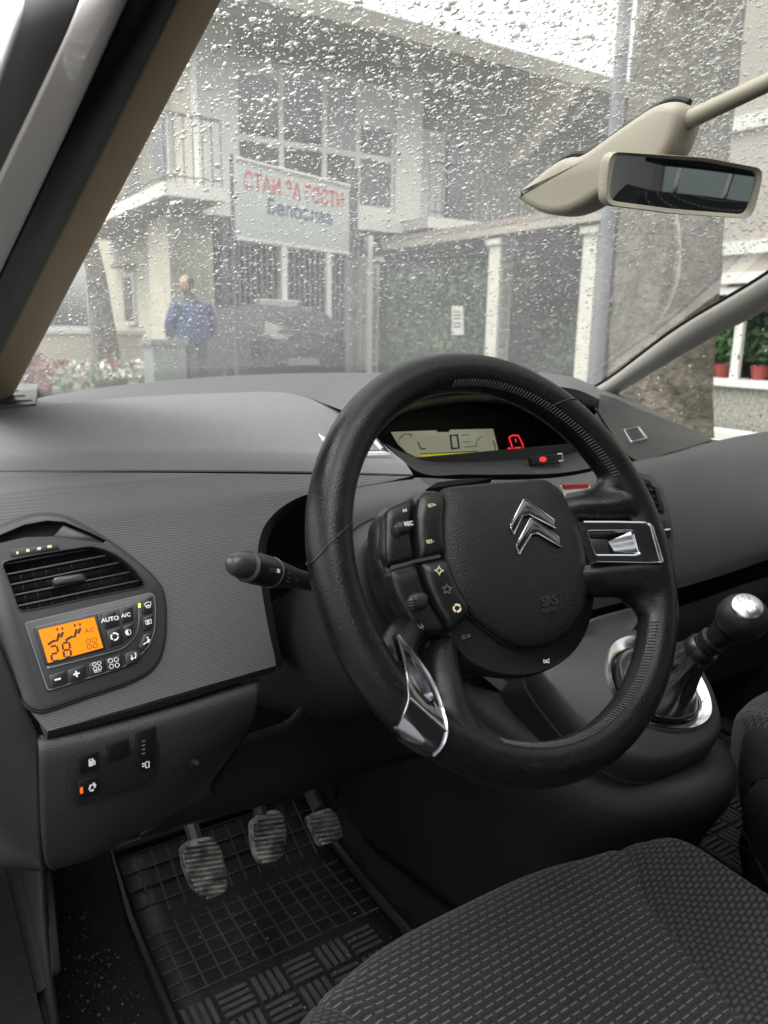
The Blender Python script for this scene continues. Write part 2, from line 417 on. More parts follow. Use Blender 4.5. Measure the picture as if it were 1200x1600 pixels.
def pane_mat(name, haze, tint=(.93, .945, .89), bands=True):
    m, t, b, o = newmat(name); t.nodes.remove(b); L = t.links
    tr = N_(t, 'ShaderNodeBsdfTransparent'); tr.inputs[0].default_value = (*tint, 1)
    gl = N_(t, 'ShaderNodeBsdfGlossy', Roughness=.0); gl.inputs[0].default_value = (1, 1, 1, 1)
    fr = N_(t, 'ShaderNodeFresnel', IOR=1.25)
    m1 = N_(t, 'ShaderNodeMixShader'); L.new(math_(t, 'MULTIPLY', fr.outputs[0], .16), m1.inputs[0]); L.new(tr.outputs[0], m1.inputs[1]); L.new(gl.outputs[0], m1.inputs[2])
    tl = N_(t, 'ShaderNodeBsdfTranslucent'); tl.inputs[0].default_value = (.95, .96, .95, 1)
    tc = N_(t, 'ShaderNodeTexCoord'); nz = N_(t, 'ShaderNodeTexNoise', Scale=5.0, Detail=6.0, Roughness=.6); L.new(tc.outputs['Object'], nz.inputs['Vector'])
    n2 = N_(t, 'ShaderNodeTexNoise', Scale=240.0, Detail=2.0); L.new(tc.outputs['Object'], n2.inputs['Vector'])
    k = math_(t, 'MULTIPLY', math_(t, 'ADD', math_(t, 'MULTIPLY', nz.outputs[0], 1.2), math_(t, 'MULTIPLY', n2.outputs[0], .8)), haze)
    m2 = N_(t, 'ShaderNodeMixShader'); L.new(k, m2.inputs[0]); L.new(m1.outputs[0], m2.inputs[1]); L.new(tl.outputs[0], m2.inputs[2])
    L.new(m2.outputs[0], o.inputs['Surface']); return m
M['windshield'] = pane_mat('misted_windscreen', .048)
M['sideglass'] = pane_mat('side_glass', .012)
M['privacy'] = pane_mat('privacy_glass', .012, (.42, .46, .44))
def water_mat():
    m, t, b, o = newmat('rain_water'); t.nodes.remove(b)
    g = N_(t, 'ShaderNodeBsdfGlass', IOR=1.33, Roughness=.0); t.links.new(g.outputs[0], o.inputs['Surface']); return m
M['water'] = water_mat()
def mirror_mat():
    m, t, b, o = newmat('mirror_glass'); b.inputs['Metallic'].default_value = 1; b.inputs['Base Color'].default_value = (.52, .55, .56, 1); b.inputs['Roughness'].default_value = .01; return m
M['mirror'] = mirror_mat()

def worn_mat():
    m, t, b, o = newmat('scuffed_pedal_rubber'); tc = N_(t, 'ShaderNodeTexCoord'); L = t.links; b.inputs['Roughness'].default_value = .6
    nz = N_(t, 'ShaderNodeTexNoise', Scale=55.0, Detail=7.0, Roughness=.7); L.new(tc.outputs['Object'], nz.inputs['Vector'])
    r = N_(t, 'ShaderNodeMapRange'); r.inputs['From Min'].default_value = .40; r.inputs['From Max'].default_value = .62; L.new(nz.outputs[0], r.inputs['Value'])
    mx = N_(t, 'ShaderNodeMix', data_type='RGBA'); mx.inputs[6].default_value = (.014, .014, .014, 1); mx.inputs[7].default_value = (.17, .165, .15, 1); L.new(r.outputs[0], mx.inputs[0]); L.new(mx.outputs[2], b.inputs['Base Color']); return m
M['worn'] = worn_mat()
# ================================================================== THE STREET OUTSIDE
def rough_mat(name, c1, c2, scale=4, rough=.9, bump=.3, bscale=40, detail=8):
    m, t, b, o = newmat(name); tc = N_(t, 'ShaderNodeTexCoord'); L = t.links; b.inputs['Roughness'].default_value = rough
    nz = N_(t, 'ShaderNodeTexNoise', Scale=scale, Detail=float(detail), Roughness=.65); L.new(tc.outputs['Object'], nz.inputs['Vector'])
    mr = N_(t, 'ShaderNodeMapRange'); mr.inputs['From Min'].default_value = .3; mr.inputs['From Max'].default_value = .7; L.new(nz.outputs[0], mr.inputs['Value'])
    mx = N_(t, 'ShaderNodeMix', data_type='RGBA'); mx.inputs[6].default_value = (*c1, 1); mx.inputs[7].default_value = (*c2, 1); L.new(mr.outputs[0], mx.inputs[0]); L.new(mx.outputs[2], b.inputs['Base Color'])
    n2 = N_(t, 'ShaderNodeTexNoise', Scale=bscale, Detail=6.0); L.new(tc.outputs['Object'], n2.inputs['Vector'])
    bp = N_(t, 'ShaderNodeBump', Strength=bump, Distance=.03); L.new(n2.outputs[0], bp.inputs['Height']); L.new(bp.outputs[0], b.inputs['Normal'])
    return m
X_ = {}
X_['asphalt'] = rough_mat('wet_asphalt', (.035, .036, .038), (.07, .07, .072), 1.2, .35, .25, 60)
X_['pave'] = rough_mat('wet_pavement', (.085, .078, .066), (.15, .135, .115), 2, .4)
X_['cream'] = rough_mat('cream_render', (.38, .35, .285), (.47, .44, .36), .8, .9, .15)
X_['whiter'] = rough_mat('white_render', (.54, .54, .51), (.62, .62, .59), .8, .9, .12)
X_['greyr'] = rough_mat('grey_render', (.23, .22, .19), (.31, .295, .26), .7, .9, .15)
X_['soffit'] = rough_mat('brown_soffit', (.20, .175, .14), (.28, .25, .20), 1.2, .9, .1)
X_['pink'] = rough_mat('pinkish_render', (.30, .27, .235), (.38, .34, .295), .9, .9, .15)
X_['pebble'] = rough_mat('pebble_dash', (.12, .12, .11), (.42, .41, .37), 30, .9, .8, 60, 3)
X_['wframe'] = rough_mat('white_frame', (.56, .56, .55), (.64, .64, .63), 2, .5, 0)
X_['roomshade'] = rough_mat('room_shade', (.025, .026, .027), (.05, .05, .05), 1.5, .9, 0)  # shade of the room and the set-back ground floor put into the colour
X_['iron'] = rough_mat('dark_iron', (.03, .03, .032), (.06, .06, .06), 5, .5, .1)
X_['stone'] = rough_mat('grey_stone', (.22, .21, .18), (.38, .36, .31), 7, .85, .5, 30)
X_['mortar'] = rough_mat('pale_mortar', (.5, .49, .44), (.62, .60, .55), 7, .9, .3)
X_['bark'] = rough_mat('rough_bark', (.030, .026, .020), (.17, .15, .115), 9, .95, 1.0, 24)
X_['leafd'] = rough_mat('dark_leaf', (.018, .050, .018), (.045, .10, .034), 3, .6, 0)
X_['leafl'] = rough_mat('light_leaf', (.035, .11, .035), (.08, .19, .06), 3, .6, 0)
X_['signw'] = rough_mat('sign_board', (.46, .50, .49), (.52, .55, .54), 2, .4, 0)
X_['signred'] = rough_mat('sign_red', (.50, .02, .035), (.55, .03, .04), 3, .5, 0)
X_['signblue'] = rough_mat('sign_blue', (.035, .055, .16), (.05, .07, .20), 3, .5, 0)
X_['post'] = rough_mat('dark_post', (.05, .052, .055), (.08, .08, .085), 4, .6, .2)
X_['pole'] = rough_mat('grey_pole', (.13, .14, .155), (.19, .20, .215), 3, .6, .1)
X_['jacket'] = rough_mat('blue_jacket', (.012, .030, .11), (.022, .048, .16), 6, .8, .4, 20)
X_['skin'] = rough_mat('skin', (.30, .17, .12), (.36, .21, .15), 6, .6, 0)
X_['hair'] = rough_mat('dark_hair', (.02, .017, .015), (.04, .03, .025), 30, .6, .3)
X_['trouser'] = rough_mat('dark_trousers', (.03, .032, .04), (.05, .05, .06), 8, .9, .2)
X_['carpaint'] = rough_mat('dark_car_paint', (.008, .009, .009), (.013, .014, .014), 2, .8, 0)
X_['carglass'] = rough_mat('dark_car_glass', (.012, .013, .014), (.016, .017, .018), 2, .05, 0)
X_['roofc'] = rough_mat('roof_sheet', (.20, .16, .13), (.28, .23, .19), 3, .8, .2)
X_['redpot'] = rough_mat('red_pot', (.22, .04, .035), (.30, .05, .045), 4, .7, 0)
X_['redleaf'] = rough_mat('russet_leaf', (.20, .07, .05), (.30, .12, .08), 6, .8, 0)
X_['flower'] = rough_mat('pale_flower', (.6, .55, .5), (.75, .7, .66), 20, .8, 0)
X_['binm'] = rough_mat('grey_green_bin', (.12, .14, .13), (.17, .19, .18), 3, .6, 0)
def win_glass():
    m, t, b, o = newmat('window_glass'); b.inputs['Base Color'].default_value = (.05, .055, .052, 1); b.inputs['Roughness'].default_value = .06; b.inputs['Specular IOR Level'].default_value = .9; return m
X_['glass'] = win_glass()
X_['curtain'] = rough_mat('pale_curtain', (.30, .30, .34), (.38, .38, .42), 4, .8, .1)

g = MB(); g.add([(-900, -900, 0), (900, -900, 0), (900, 900, 0), (-900, 900, 0)], [(0, 1, 2, 3)]); tag(g.build('ground', X_['asphalt']), kind='structure')
g = MB().box((3.5, 10.6, .06), (22, 8.0, .12)); tag(g.build('pavement', X_['pave']), kind='structure')

def bx(name, x0, x1, y0, y1, z0, z1, mat, parent=None):
    return MB().box(((x0+x1)/2, (y0+y1)/2, (z0+z1)/2), (x1-x0, y1-y0, z1-z0)).build(name, mat, parent)

FY = 13.0
H = thing('guest_house', 'two storey white guest house with a wide four bay upper window above the sign', 'house', (8, FY, 0))
# window opening X 4.87..8.15, z 3.45..5.68
wx0, wx1, wz0, wz1 = 4.86, 8.14, 3.42, 5.70
bx('wall', 4.15, wx0, FY, FY+.3, 3.3, 6.05, X_['whiter'], H)
bx('wall', wx1, 8.75, FY, FY+.3, 3.3, 6.05, X_['whiter'], H)
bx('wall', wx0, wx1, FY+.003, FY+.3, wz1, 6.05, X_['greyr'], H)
bx('spandrel', wx0, wx1, FY+.004, FY+.3, 3.3, wz0, X_['whiter'], H)
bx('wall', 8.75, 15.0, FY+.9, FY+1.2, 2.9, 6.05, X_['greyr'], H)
bx('side_wall', 4.15, 4.45, FY+.3, 22, 0, 6.05, X_['cream'], H)
bx('ground_floor_wall', 4.45, 15, FY+1.4, FY+1.7, 0, 3.1, X_['roomshade'], H)
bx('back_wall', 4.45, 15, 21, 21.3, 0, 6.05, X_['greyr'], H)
bx('floor_slab', 4.15, 15, FY-.05, FY+1.0, 3.06, 3.30, X_['whiter'], H)
bx('room_back', 4.6, 8.7, FY+2.2, FY+2.3, 3.3, 6.0, X_['roomshade'], H)
rf = bx('roof', 3.1, 16.0, FY-1.25, 22.5, 6.06, 6.36, X_['greyr'], H)
bx('soffit', 3.12, 15.9, FY-1.2, FY+.9, 6.02, 6.055, X_['greyr'], rf)
win = bx('window_frame', wx0, wx1, FY+.10, FY+.16, wz1-.08, wz1, X_['wframe'], H)
bx('sill', wx0, wx1, FY+.05, FY+.16, wz0, wz0+.1, X_['wframe'], win)
xm = [wx0, 5.72, 6.60, 7.32, wx1]
for x in xm: bx('mullion', x-.05, x+.05, FY+.08, FY+.17, wz0+.1, wz1-.08, X_['wframe'], win)
for i in range(4):
    bx('transom', xm[i]+.05, xm[i+1]-.05, FY+.09, FY+.16, 4.36, 4.46, X_['wframe'], win)
    bx('pane', xm[i]+.05, xm[i+1]-.05, FY+.12, FY+.13, 4.46, wz1-.08, X_['curtain'] if i == 2 else X_['glass'], win)
    bx('pane', xm[i]+.05, xm[i+1]-.05, FY+.12, FY+.13, wz0+.1, 4.36, X_['glass'], win)
    if i in (0, 3): bx('blind', xm[i]+.05, xm[i+1]-.05, FY+.105, FY+.118, (5.45, 0, 0, 4.95)[i], wz1-.08, X_['whiter'], win)
# recessed balcony door on the right part
dr = bx('balcony_door', 9.05, 9.95, FY+.82, FY+.897, 3.3, 5.3, X_['wframe'], H)
bx('pane', 9.12, 9.88, FY+.80, FY+.818, 3.9, 5.2, X_['whiter'], dr)
dk = bx('balcony_window', 10.05, 10.75, FY+.82, FY+.897, 3.3, 5.3, X_['glass'], H)
# ground floor windows on the cream side wall
for y0 in (14.6, 17.2):
    wf = bx('window', 4.08, 4.148, y0, y0+.8, 1.2, 2.3, X_['wframe'], H)
    bx('pane', 4.06, 4.078, y0+.08, y0+.72, 1.28, 2.22, X_['glass'], wf)
    bx('hood', 3.85, 4.147, y0-.1, y0+.9, 2.42, 2.5, X_['soffit'], wf)
for y0 in (14.4, 16.6):
    wf = bx('window', 4.08, 4.148, y0, y0+.9, 3.9, 5.3, X_['wframe'], H)
    bx('pane', 4.06, 4.078, y0+.08, y0+.82, 3.98, 5.22, X_['glass'], wf)
# front of ground floor, set back, with a pale wall end beside the gate
bx('ground_floor_pier', 3.62, 4.15, FY+.2, FY+1.4, 0, 3.04, X_['cream'], H)

def balcony(label, x0, x1, y0, y1, zt, sides, n_sp=.13):
    b = thing('balcony', label, 'balcony', ((x0+x1)/2, (y0+y1)/2, zt-.2), 'balconies of the guest house')
    bx('slab', x0, x1, y0, y1, zt-.20, zt, X_['whiter'], b)
    bx('soffit', x0+.02, x1-.02, y0+.02, y1-.02, zt-.215, zt-.202, X_['soffit'], b)
    zr = zt+.98
    for s in sides:
        if s == 'f': a, c = V((x0+.05, y0+.05, 0)), V((x1-.05, y0+.05, 0))
        elif s == 'l': a, c = V((x0+.05, y0+.10, 0)), V((x0+.05, y1-.05, 0))
        L = (c-a).length; n = int(L/n_sp)
        MB().tube([a+V((0, 0, zr)), c+V((0, 0, zr))], .024, 6).build('handrail', X_['iron'], b)
        MB().tube([a+V((0, 0, zt+.1)), c+V((0, 0, zt+.1))], .014, 6).build('bottom_rail', X_['iron'], b)
        me = None
        for i in range(n+1):
            p = a.lerp(c, i/n)
            if me is None:
                o = MB().tube([V((0, 0, zt)), V((0, 0, zr))], .011, 5).build('baluster', X_['iron'], b); me = o.data; o.location = p
            else:
                o = bpy.data.objects.new('baluster', me); link(o, b); o.location = p
    return b
balcony('corner balcony with a dark iron railing wrapping round the cream side wall', 3.15, 4.15, 11.85, 19.0, 3.32, 'fl')
balcony('long balcony with iron railing in front of the white door, right of the big window', 8.3, 15.0, 12.1, FY-.06, 3.30, 'f', .15)

# ------------------------------------------------------------------ iron gate under the window
G = thing('iron_gate', 'tall iron bar gate with pale posts beneath the white sign', 'gate', (5.6, 12.5, 0))
for x in (4.35, 5.45, 6.35, 7.25):
    bx('post', x-.05, x+.05, 12.45, 12.55, 0, 2.9, X_['wframe'] if x > 4.5 else X_['iron'], G)
for z in (.35, 2.55): bx('rail', 4.4, 7.2, 12.48, 12.52, z, z+.05, X_['iron'], G)
me = None
for i in range(26):
    x = 4.5+i*.105
    if me is None: o = MB().tube([V((0, 0, .15)), V((0, 0, 2.85))], .013, 5).build('bar', X_['pole'], G); me = o.data
    else: o = bpy.data.objects.new('bar', me); link(o, G)
    o.location = (x, 12.5, 0)
mb = thing('notice_box', 'small white metal box fixed on the iron gate behind the car', 'box', (5.2, 12.2, 1.2))
bx('body', 4.85, 5.55, 12.15, 12.40, 1.25, 1.62, X_['wframe'], mb); bx('lid', 4.83, 5.57, 12.13, 12.42, 1.625, 1.66, X_['whiter'], mb)

# ------------------------------------------------------------------ sign
tl, tr, br_, bl = onY(368, 247, 7.55), onY(546, 291, 8.05), onY(546, 397, 8.05), onY(370, 373, 7.55)
ex = ((tr-tl)+(br_-bl)).normalized(); ey = V((0, 0, 1)); sn = ex.cross(ey).normalized(); ey = sn.cross(ex)
if sn.y > 0: sn = -sn
S = thing('sign_board', 'white board on posts reading rooms for guests in red and blue Cyrillic letters', 'sign', ((tl.x+tr.x)/2, 7.8, 0))
slab('board', [tl, tr, br_, bl], sn, -.04, 0, X_['signw'], S, .004)
for a, b in ((tl, tr), (bl, br_)): MB().tube([a+sn*.004, b+sn*.004], .018, 6).build('frame_rail', X_['wframe'], S)
cx = (tl+tr+br_+bl)/4; up = (tl-bl).length; wd = (tr-tl).length
text('lettering', 'СТАИ ЗА ГОСТИ', cx+ey*up*.24, ex, ey, up*.30, X_['signred'], S, .004, bold=.02, squash=wd*.90/(up*.30*8.2))
text('lettering', 'Белослав', cx-ey*up*.03+ex*.06, ex, ey, up*.27, X_['signblue'], S, .004, bold=.02, squash=1.05)
pr = onY(552, 300, 8.08); MB().tube([V((pr.x, pr.y+.02, 0)), V((pr.x, pr.y+.02, tr.z+.22))], .072, 10).build('post', X_['post'], S)
pl_ = onY(367, 300, 7.53); MB().tube([V((pl_.x-.02, pl_.y+.02, 0)), V((pl_.x-.02, pl_.y+.02, tl.z+.03))], .022, 8).build('post', X_['post'], S)

# ------------------------------------------------------------------ dark parked car (seen from behind, below the sign)
CR = thing('parked_car', 'dark parked hatchback seen from the rear below the guest house sign', 'car', (4.35, 10.6, .0))
def car_ring(y, prof): return [V((4.35+x, y, z)) for x, z in prof]
def prof(wb, wt, zb, zm, zt):
    h = [(wb*.92, zb), (wb, zb+.15), (wb, zm-.12), (wb*.97, zm), (wt+.06, zt-.12), (wt-.05, zt-.015), (wt*.5, zt+.02)]
    return [(x, z) for x, z in h] + [(-x, z) for x, z in h[::-1]]
loft('body', [car_ring(9.62, prof(.70, .5, .42, .75, .85)), car_ring(9.70, prof(.80, .60, .26, .90, 1.10)), car_ring(9.95, prof(.86, .64, .22, .96, 1.40)), car_ring(10.5, prof(.88, .66, .22, .96, 1.50)), car_ring(11.3, prof(.88, .66, .22, .94, 1.48)), car_ring(11.9, prof(.88, .64, .22, .93, 1.15)), car_ring(12.2, prof(.87, .72, .22, .92, .98)), car_ring(12.9, prof(.80, .60, .28, .70, .78))], X_['carpaint'], CR, angle=45)
slab('rear_window', [V((3.77, 9.66, 1.02)), V((4.93, 9.66, 1.02)), V((4.83, 9.85, 1.33)), V((3.87, 9.85, 1.33))], V((0, -.85, .52)), -.01, .012, X_['carglass'], CR, .004)
for sx in (-1, 1):
    bx('tail_lamp', 4.35+sx*.74-.09, 4.35+sx*.74+.09, 9.60, 9.70, .78, 1.0, X_['carglass'], CR)
    for y in (10.3, 12.2):
        wl = MB().tube([V((4.35+sx*.70, y, .31)), V((4.35+sx*.90, y, .31))], .31, 20).build('wheel', X_['carglass'], CR)
bx('rear_bumper', 3.60, 5.10, 9.52, 9.64, .30, .56, X_['carpaint'], CR)
bx('number_plate', 4.1, 4.6, 9.585, 9.60, .66, .76, X_['pole'], CR)

# ------------------------------------------------------------------ person in the blue jacket
PX, PY = 2.50, 8.95
PS = thing('person', 'person in a bulky blue jacket standing beside the grey bin', 'person', (PX, PY, .12))
def skin(name, verts, edges, radii, mat, parent, sub=2):
    me = bpy.data.meshes.new(name); me.from_pydata(verts, edges, []); o = bpy.data.objects.new(name, me); link(o, parent)
    sm = o.modifiers.new('skin', 'SKIN'); ss = o.modifiers.new('sub', 'SUBSURF'); ss.levels = sub; ss.render_levels = sub
    me.materials.append(mat)
    for v, r in zip(me.skin_vertices[0].data, radii): v.radius = (r, r*.8) if isinstance(r, float) else r
    me.skin_vertices[0].data[0].use_root = True
    return o
b0 = V((PX, PY, .12))
def rel(*l): return [tuple(b0+V(p)) for p in l]
skin('body', rel((0, 0, .92), (0, 0, 1.10), (0, .02, 1.32), (-.01, .06, 1.43), (-.03, .08, 1.48), (-.10, 0, .86), (-.11, .01, .48), (-.11, .03, .08), (-.11, -.10, .04), (.10, 0, .86), (.12, .03, .48), (.12, .06, .08), (.12, -.07, .04)),
     [(0, 1), (1, 2), (2, 3), (3, 4), (0, 5), (5, 6), (6, 7), (7, 8), (0, 9), (9, 10), (10, 11), (11, 12)], [.17, .15, .15, .065, .07, .10, .07, .045, .04, .10, .07, .045, .04], X_['trouser'], PS)
skin('jacket', rel((0, 0, .80), (0, 0, 1.03), (0, .03, 1.22), (-.01, .04, 1.36), (-.19, .04, 1.30), (-.27, .06, 1.06), (-.22, .22, .92), (.19, .04, 1.30), (.27, .06, 1.06), (.22, .22, .92)),
     [(0, 1), (1, 2), (2, 3), (3, 4), (4, 5), (5, 6), (3, 7), (7, 8), (8, 9)], [(.23, .18), (.23, .18), (.22, .17), (.14, .12), .10, .095, .08, .10, .095, .08], X_['jacket'], PS)
hd = MB()
for k in range(9):
    pass
def ball(name, c, r, mat, parent, n=14, cut=None):
    v = []; f = []; m = n//2
    for j in range(m+1):
        th = math.pi*j/m
        for i in range(n):
            a = 2*math.pi*i/n; v.append(V(c)+V((r[0]*math.sin(th)*math.cos(a), r[1]*math.sin(th)*math.sin(a), r[2]*math.cos(th))))
    for j in range(m):
        for i in range(n): k = (i+1) % n; f.append((j*n+i, j*n+k, (j+1)*n+k, (j+1)*n+i))
    return mesh(name, v, f, mat, parent)
hc = b0+V((-.05, .06, 1.55))
ball('head', hc, (.075, .095, .115), X_['skin'], PS)
ball('hair', hc+V((.03, -.005, .025)), (.075, .098, .105), X_['hair'], PS)
MB().tube([hc+V((-.065, -.02, .01)), hc+V((-.095, -.025, -.02))], [.01, .016], 6).build('nose', X_['skin'], PS)
for sx in (-1, 1):
    hand = b0+V((sx*.20, .31, .86))
    hm = MB().tube([hand+V((0, -.05, .05)), hand+V((0, 0, 0)), hand+V((0, .05, -.03))], [.03, .042, .035], 8)
    for q in range(4): hm.tube([hand+V(((q-1.5)*.018, .05, -.03)), hand+V(((q-1.5)*.018, .09, -.06)), hand+V(((q-1.5)*.018, .10, -.09))], .009, 5)
    hm.tube([hand+V((-sx*.03, -.01, 0)), hand+V((-sx*.055, .05, -.03))], .011, 5)
    hm.build('hand', X_['skin'], PS, True)

B = thing('bin', 'grey green square bin standing left of the blue jacket', 'bin', (2.05, 8.7, .12))
bx('body', 1.93, 2.33, 8.75, 9.15, .12, .95, X_['binm'], B); bx('lid', 1.90, 2.36, 8.72, 9.18, .953, 1.02, X_['binm'], B)

# ------------------------------------------------------------------ leaves
def leaf_cloud(ctrs, n, size, seed=1):
    r = np.random.default_rng(seed); v = []; f = []
    for (c, rr) in ctrs:
        for _ in range(n):
            d = r.normal(size=3); d /= np.linalg.norm(d); p = np.array(c)+d*np.array(rr)*r.random()**.33
            a = r.normal(size=3); a /= np.linalg.norm(a); b = np.cross(a, r.normal(size=3)); b /= np.linalg.norm(b); s = size*(.6+.8*r.random())
            k = len(v); v += [p-a*s, p+b*s*.45, p+a*s, p-b*s*.45]; f.append((k, k+1, k+2, k+3))
    return v, f
def trunk(name, pts, radii, mat, parent, n=28, lump=.10, seed=3):
    r = np.random.default_rng(seed); P = cr([V(p) for p in pts], 46); rr = np.interp(np.linspace(0, 1, 46), np.linspace(0, 1, len(radii)), radii)
    ph = r.random(8)*6.28; rings = []
    for i, p in enumerate(P):
        ring = []
        for k in range(n):
            a = 2*math.pi*k/n
            q = 1+lump*(math.sin(5*a+ph[0]+i*.10)*.45+math.sin(9*a+ph[1]-i*.16)*.35+math.sin(3*a+ph[2]+i*.3)*.3+math.sin(14*a+ph[3]+i*.5)*.22+r.normal()*.12)
            ring.append(p+V((math.cos(a), math.sin(a), 0))*float(rr[i])*q)
        rings.append(ring)
    return loft(name, rings, mat, parent)
T = thing('tree', 'thick grey trunk of a street tree close to the passenger side of the windscreen', 'tree', (2.66, 2.18, 0))
trunk('trunk', [(2.60, 2.10, -.05), (2.62, 2.12, .5), (2.64, 2.18, 1.2), (2.66, 2.22, 2.0), (2.72, 2.25, 3.0), (2.80, 2.35, 4.6)], [.32, .255, .24, .25, .27, .21], X_['bark'], T)
for e, r0 in (((4.2, 3.4, 6.6), .11), ((1.6, 3.6, 6.8), .12), ((2.5, .6, 6.9), .1), ((3.8, 1.6, 7.4), .09)):
    MB().tube(cr([(2.80, 2.35, 4.3), tuple((V((2.8, 2.35, 4.6))+V(e))/2+V((0, 0, .3))), e], 10), [r0*(1-.07*i) for i in range(10)], 8).build('limb', X_['bark'], T, True)
v, f = leaf_cloud([((4.3, 3.5, 7.2), (1.2, 1.2, .9)), ((1.5, 3.8, 7.4), (1.2, 1.2, .9)), ((2.5, .5, 7.5), (1.1, 1.1, .8)), ((3.9, 1.5, 8), (1.1, 1.1, .9))], 380, .09, 5)
mesh('crown', v, f, X_['leafd'], T, False)
T2 = thing('tree', 'slender leaning tree trunk at the far left beside the cream wall', 'tree', (1.35, 11.8, 0))
p0, p1 = onY(170, 600, 11.8), onY(140, 385, 11.8)
trunk('trunk', [p0+V((.04, 0, -.6)), p0, (p0+p1)/2+V((.03, 0, 0)), p1, p1+V((-.25, 0, .9))], [.24, .21, .16, .12, .08], X_['bark'], T2, lump=.06)
v, f = leaf_cloud([(p1+V((-.4, 0, 1.5)), (.9, .8, .7))], 300, .08, 8); mesh('crown', v, f, X_['leafl'], T2, False)

# grey utility pole just left of the thick tree
q = onX(953, 300, 6.2); PO = thing('utility_pole', 'tall bluish grey pole standing just left of the thick trunk', 'pole', (q.x, q.y, 0))
MB().tube([V((q.x, q.y, 0)), V((q.x+.02, q.y, 7.5))], [.085, .062], 12).build('shaft', X_['pole'], PO, True, 40)
bx('bracket', q.x-.4, q.x+.4, q.y-.03, q.y+.03, 6.9, 7.0, X_['pole'], PO)

# ------------------------------------------------------------------ carport on stone pillars along the right side of the yard
for y, x, lab, hw in ((12.85, 7.42, 'stone pillar farthest back, beside the sign post', .20), (8.95, 7.42, 'stone pillar in the middle of the carport edge', .15), (7.05, 7.42, 'stone pillar nearest the thick tree', .14)):
    p = thing('stone_pillar', lab, 'pillar', (x, y, 0), 'stone pillars of the carport')
    bx('core', x-hw*.86, x+hw*.86, y-hw*.86, y+hw*.86, 0, 2.46, X_['mortar'], p)
    z = .02; k = 0
    while z < 2.3:
        h = random.uniform(.22, .34); s = hw*random.uniform(.94, 1.02); dx = random.uniform(-.01, .01)
        bevel(bx('stone', x-s*.66+dx, x+s*.66+dx, y-s, y+s, z+.02, z+h, X_['stone'], p), .02, 1); z += h+.015; k += 1
    bx('capstone', x-hw*1.15, x+hw*1.15, y-hw*1.15, y+hw*1.15, 2.465, 2.55, X_['mortar'], p)
CP = thing('carport_roof', 'flat brown carport roof with a dark edge beam over the stone pillars', 'roof', (9.5, 10, 2.55))
bx('edge_beam', 7.28, 7.46, 6.7, 13.0, 2.555, 2.70, X_['post'], CP)
bx('roof_sheet', 7.2, 11.5, 6.6, 12.05, 2.72, 2.80, X_['roofc'], CP)
for i in range(6): bx('rafter', 7.47, 11.4, 7.0+i*.9, 7.08+i*.9, 2.60, 2.715, X_['soffit'], CP)
bx('fascia', 7.21, 7.275, 6.62, 12.0, 2.60, 2.715, X_['pink'], CP)
HG = thing('hedge', 'dense green clipped hedge growing between the stone pillars', 'hedge', (7.7, 10.8, 0))
v, f = leaf_cloud([((7.75, 9.5+i*.62, .35+j*.55), (.30, .45, .40)) for i in range(5) for j in range(4)], 240, .075, 4)
mesh('foliage', v, f, X_['leafl'], HG, False)
bx('inner_growth', 7.72, 7.95, 9.25, 12.5, 0, 2.15, X_['leafd'], HG)
v, f = leaf_cloud([((8.2, 7.3+i*.5, .3+j*.45), (.26, .40, .34)) for i in range(4) for j in range(3)], 150, .075, 9)
H2 = thing('shrub', 'low dark shrub in the shade between the two nearer pillars', 'shrub', (8.2, 8, 0)); mesh('foliage', v, f, X_['leafd'], H2, False)
CB = thing('carport_back_wall', 'dim rendered wall at the back of the carport', 'wall', (11, 9, 0))
bx('wall', 11.2, 11.4, 6.6, 13, 0, 2.6, X_['pink'], CB); bx('coping', 11.15, 11.45, 6.55, 13.05, 2.603, 2.68, X_['mortar'], CB)
nq = onX(715, 500, 7.40); NT = thing('paper_notice', 'white paper notice pinned in front of the green hedge', 'notice', (7.38, nq.y, nq.z-.2))
pp = [onX(706, 478, 7.38), onX(723, 478, 7.38), onX(724, 523, 7.38), onX(706, 523, 7.38)]
slab('sheet', pp, (-1, 0, 0), -.012, 0, X_['whiter'], NT)
strokes('printed_lines', [[pp[0].lerp(pp[3], t)*.85+pp[1].lerp(pp[2], t)*.15, pp[0].lerp(pp[3], t)*.15+pp[1].lerp(pp[2], t)*.85] for t in (.2, .32, .44, .6, .72)], (-1, 0, 0), .025, X_['post'], NT, .003)
MB().tube([V((7.40, nq.y, 0)), V((7.40, nq.y, nq.z+.2))], .015, 6).build('stake', X_['post'], NT)

# ------------------------------------------------------------------ pinkish house with the plant window on the right
PH = thing('side_house', 'pinkish rendered house with white bands and a plant window behind the thick tree', 'house', (9, 3, 0))
bx('wall', 7.6, 11, -6, 6.35, 1.72, 6.2, X_['pink'], PH)
bx('pier', 7.6, 11, 5.55, 6.35, .0, 1.718, X_['pink'], PH)
bx('band', 7.54, 7.6, -6, 6.40, 2.08, 2.22, X_['whiter'], PH)
bx('band', 7.52, 7.6, -6, 6.40, 1.76, 1.88, X_['whiter'], PH)
bx('band', 7.54, 7.6, -6, 6.40, 3.4, 3.56, X_['whiter'], PH)
bx('plinth', 7.5, 7.9, -6, 5.55, 0, .60, X_['pebble'], PH)
bx('sill', 7.44, 7.92, -6, 5.56, .603, .68, X_['wframe'], PH)
bx('greenhouse_back', 9.4, 9.5, -6, 5.5, .0, 1.7, X_['whiter'], PH)
bx('floor', 7.9, 9.4, -6, 5.5, 0, .60, X_['pave'], PH)
wn = bx('window_frame', 7.56, 7.62, -6, 5.55, 1.64, 1.718, X_['wframe'], PH)
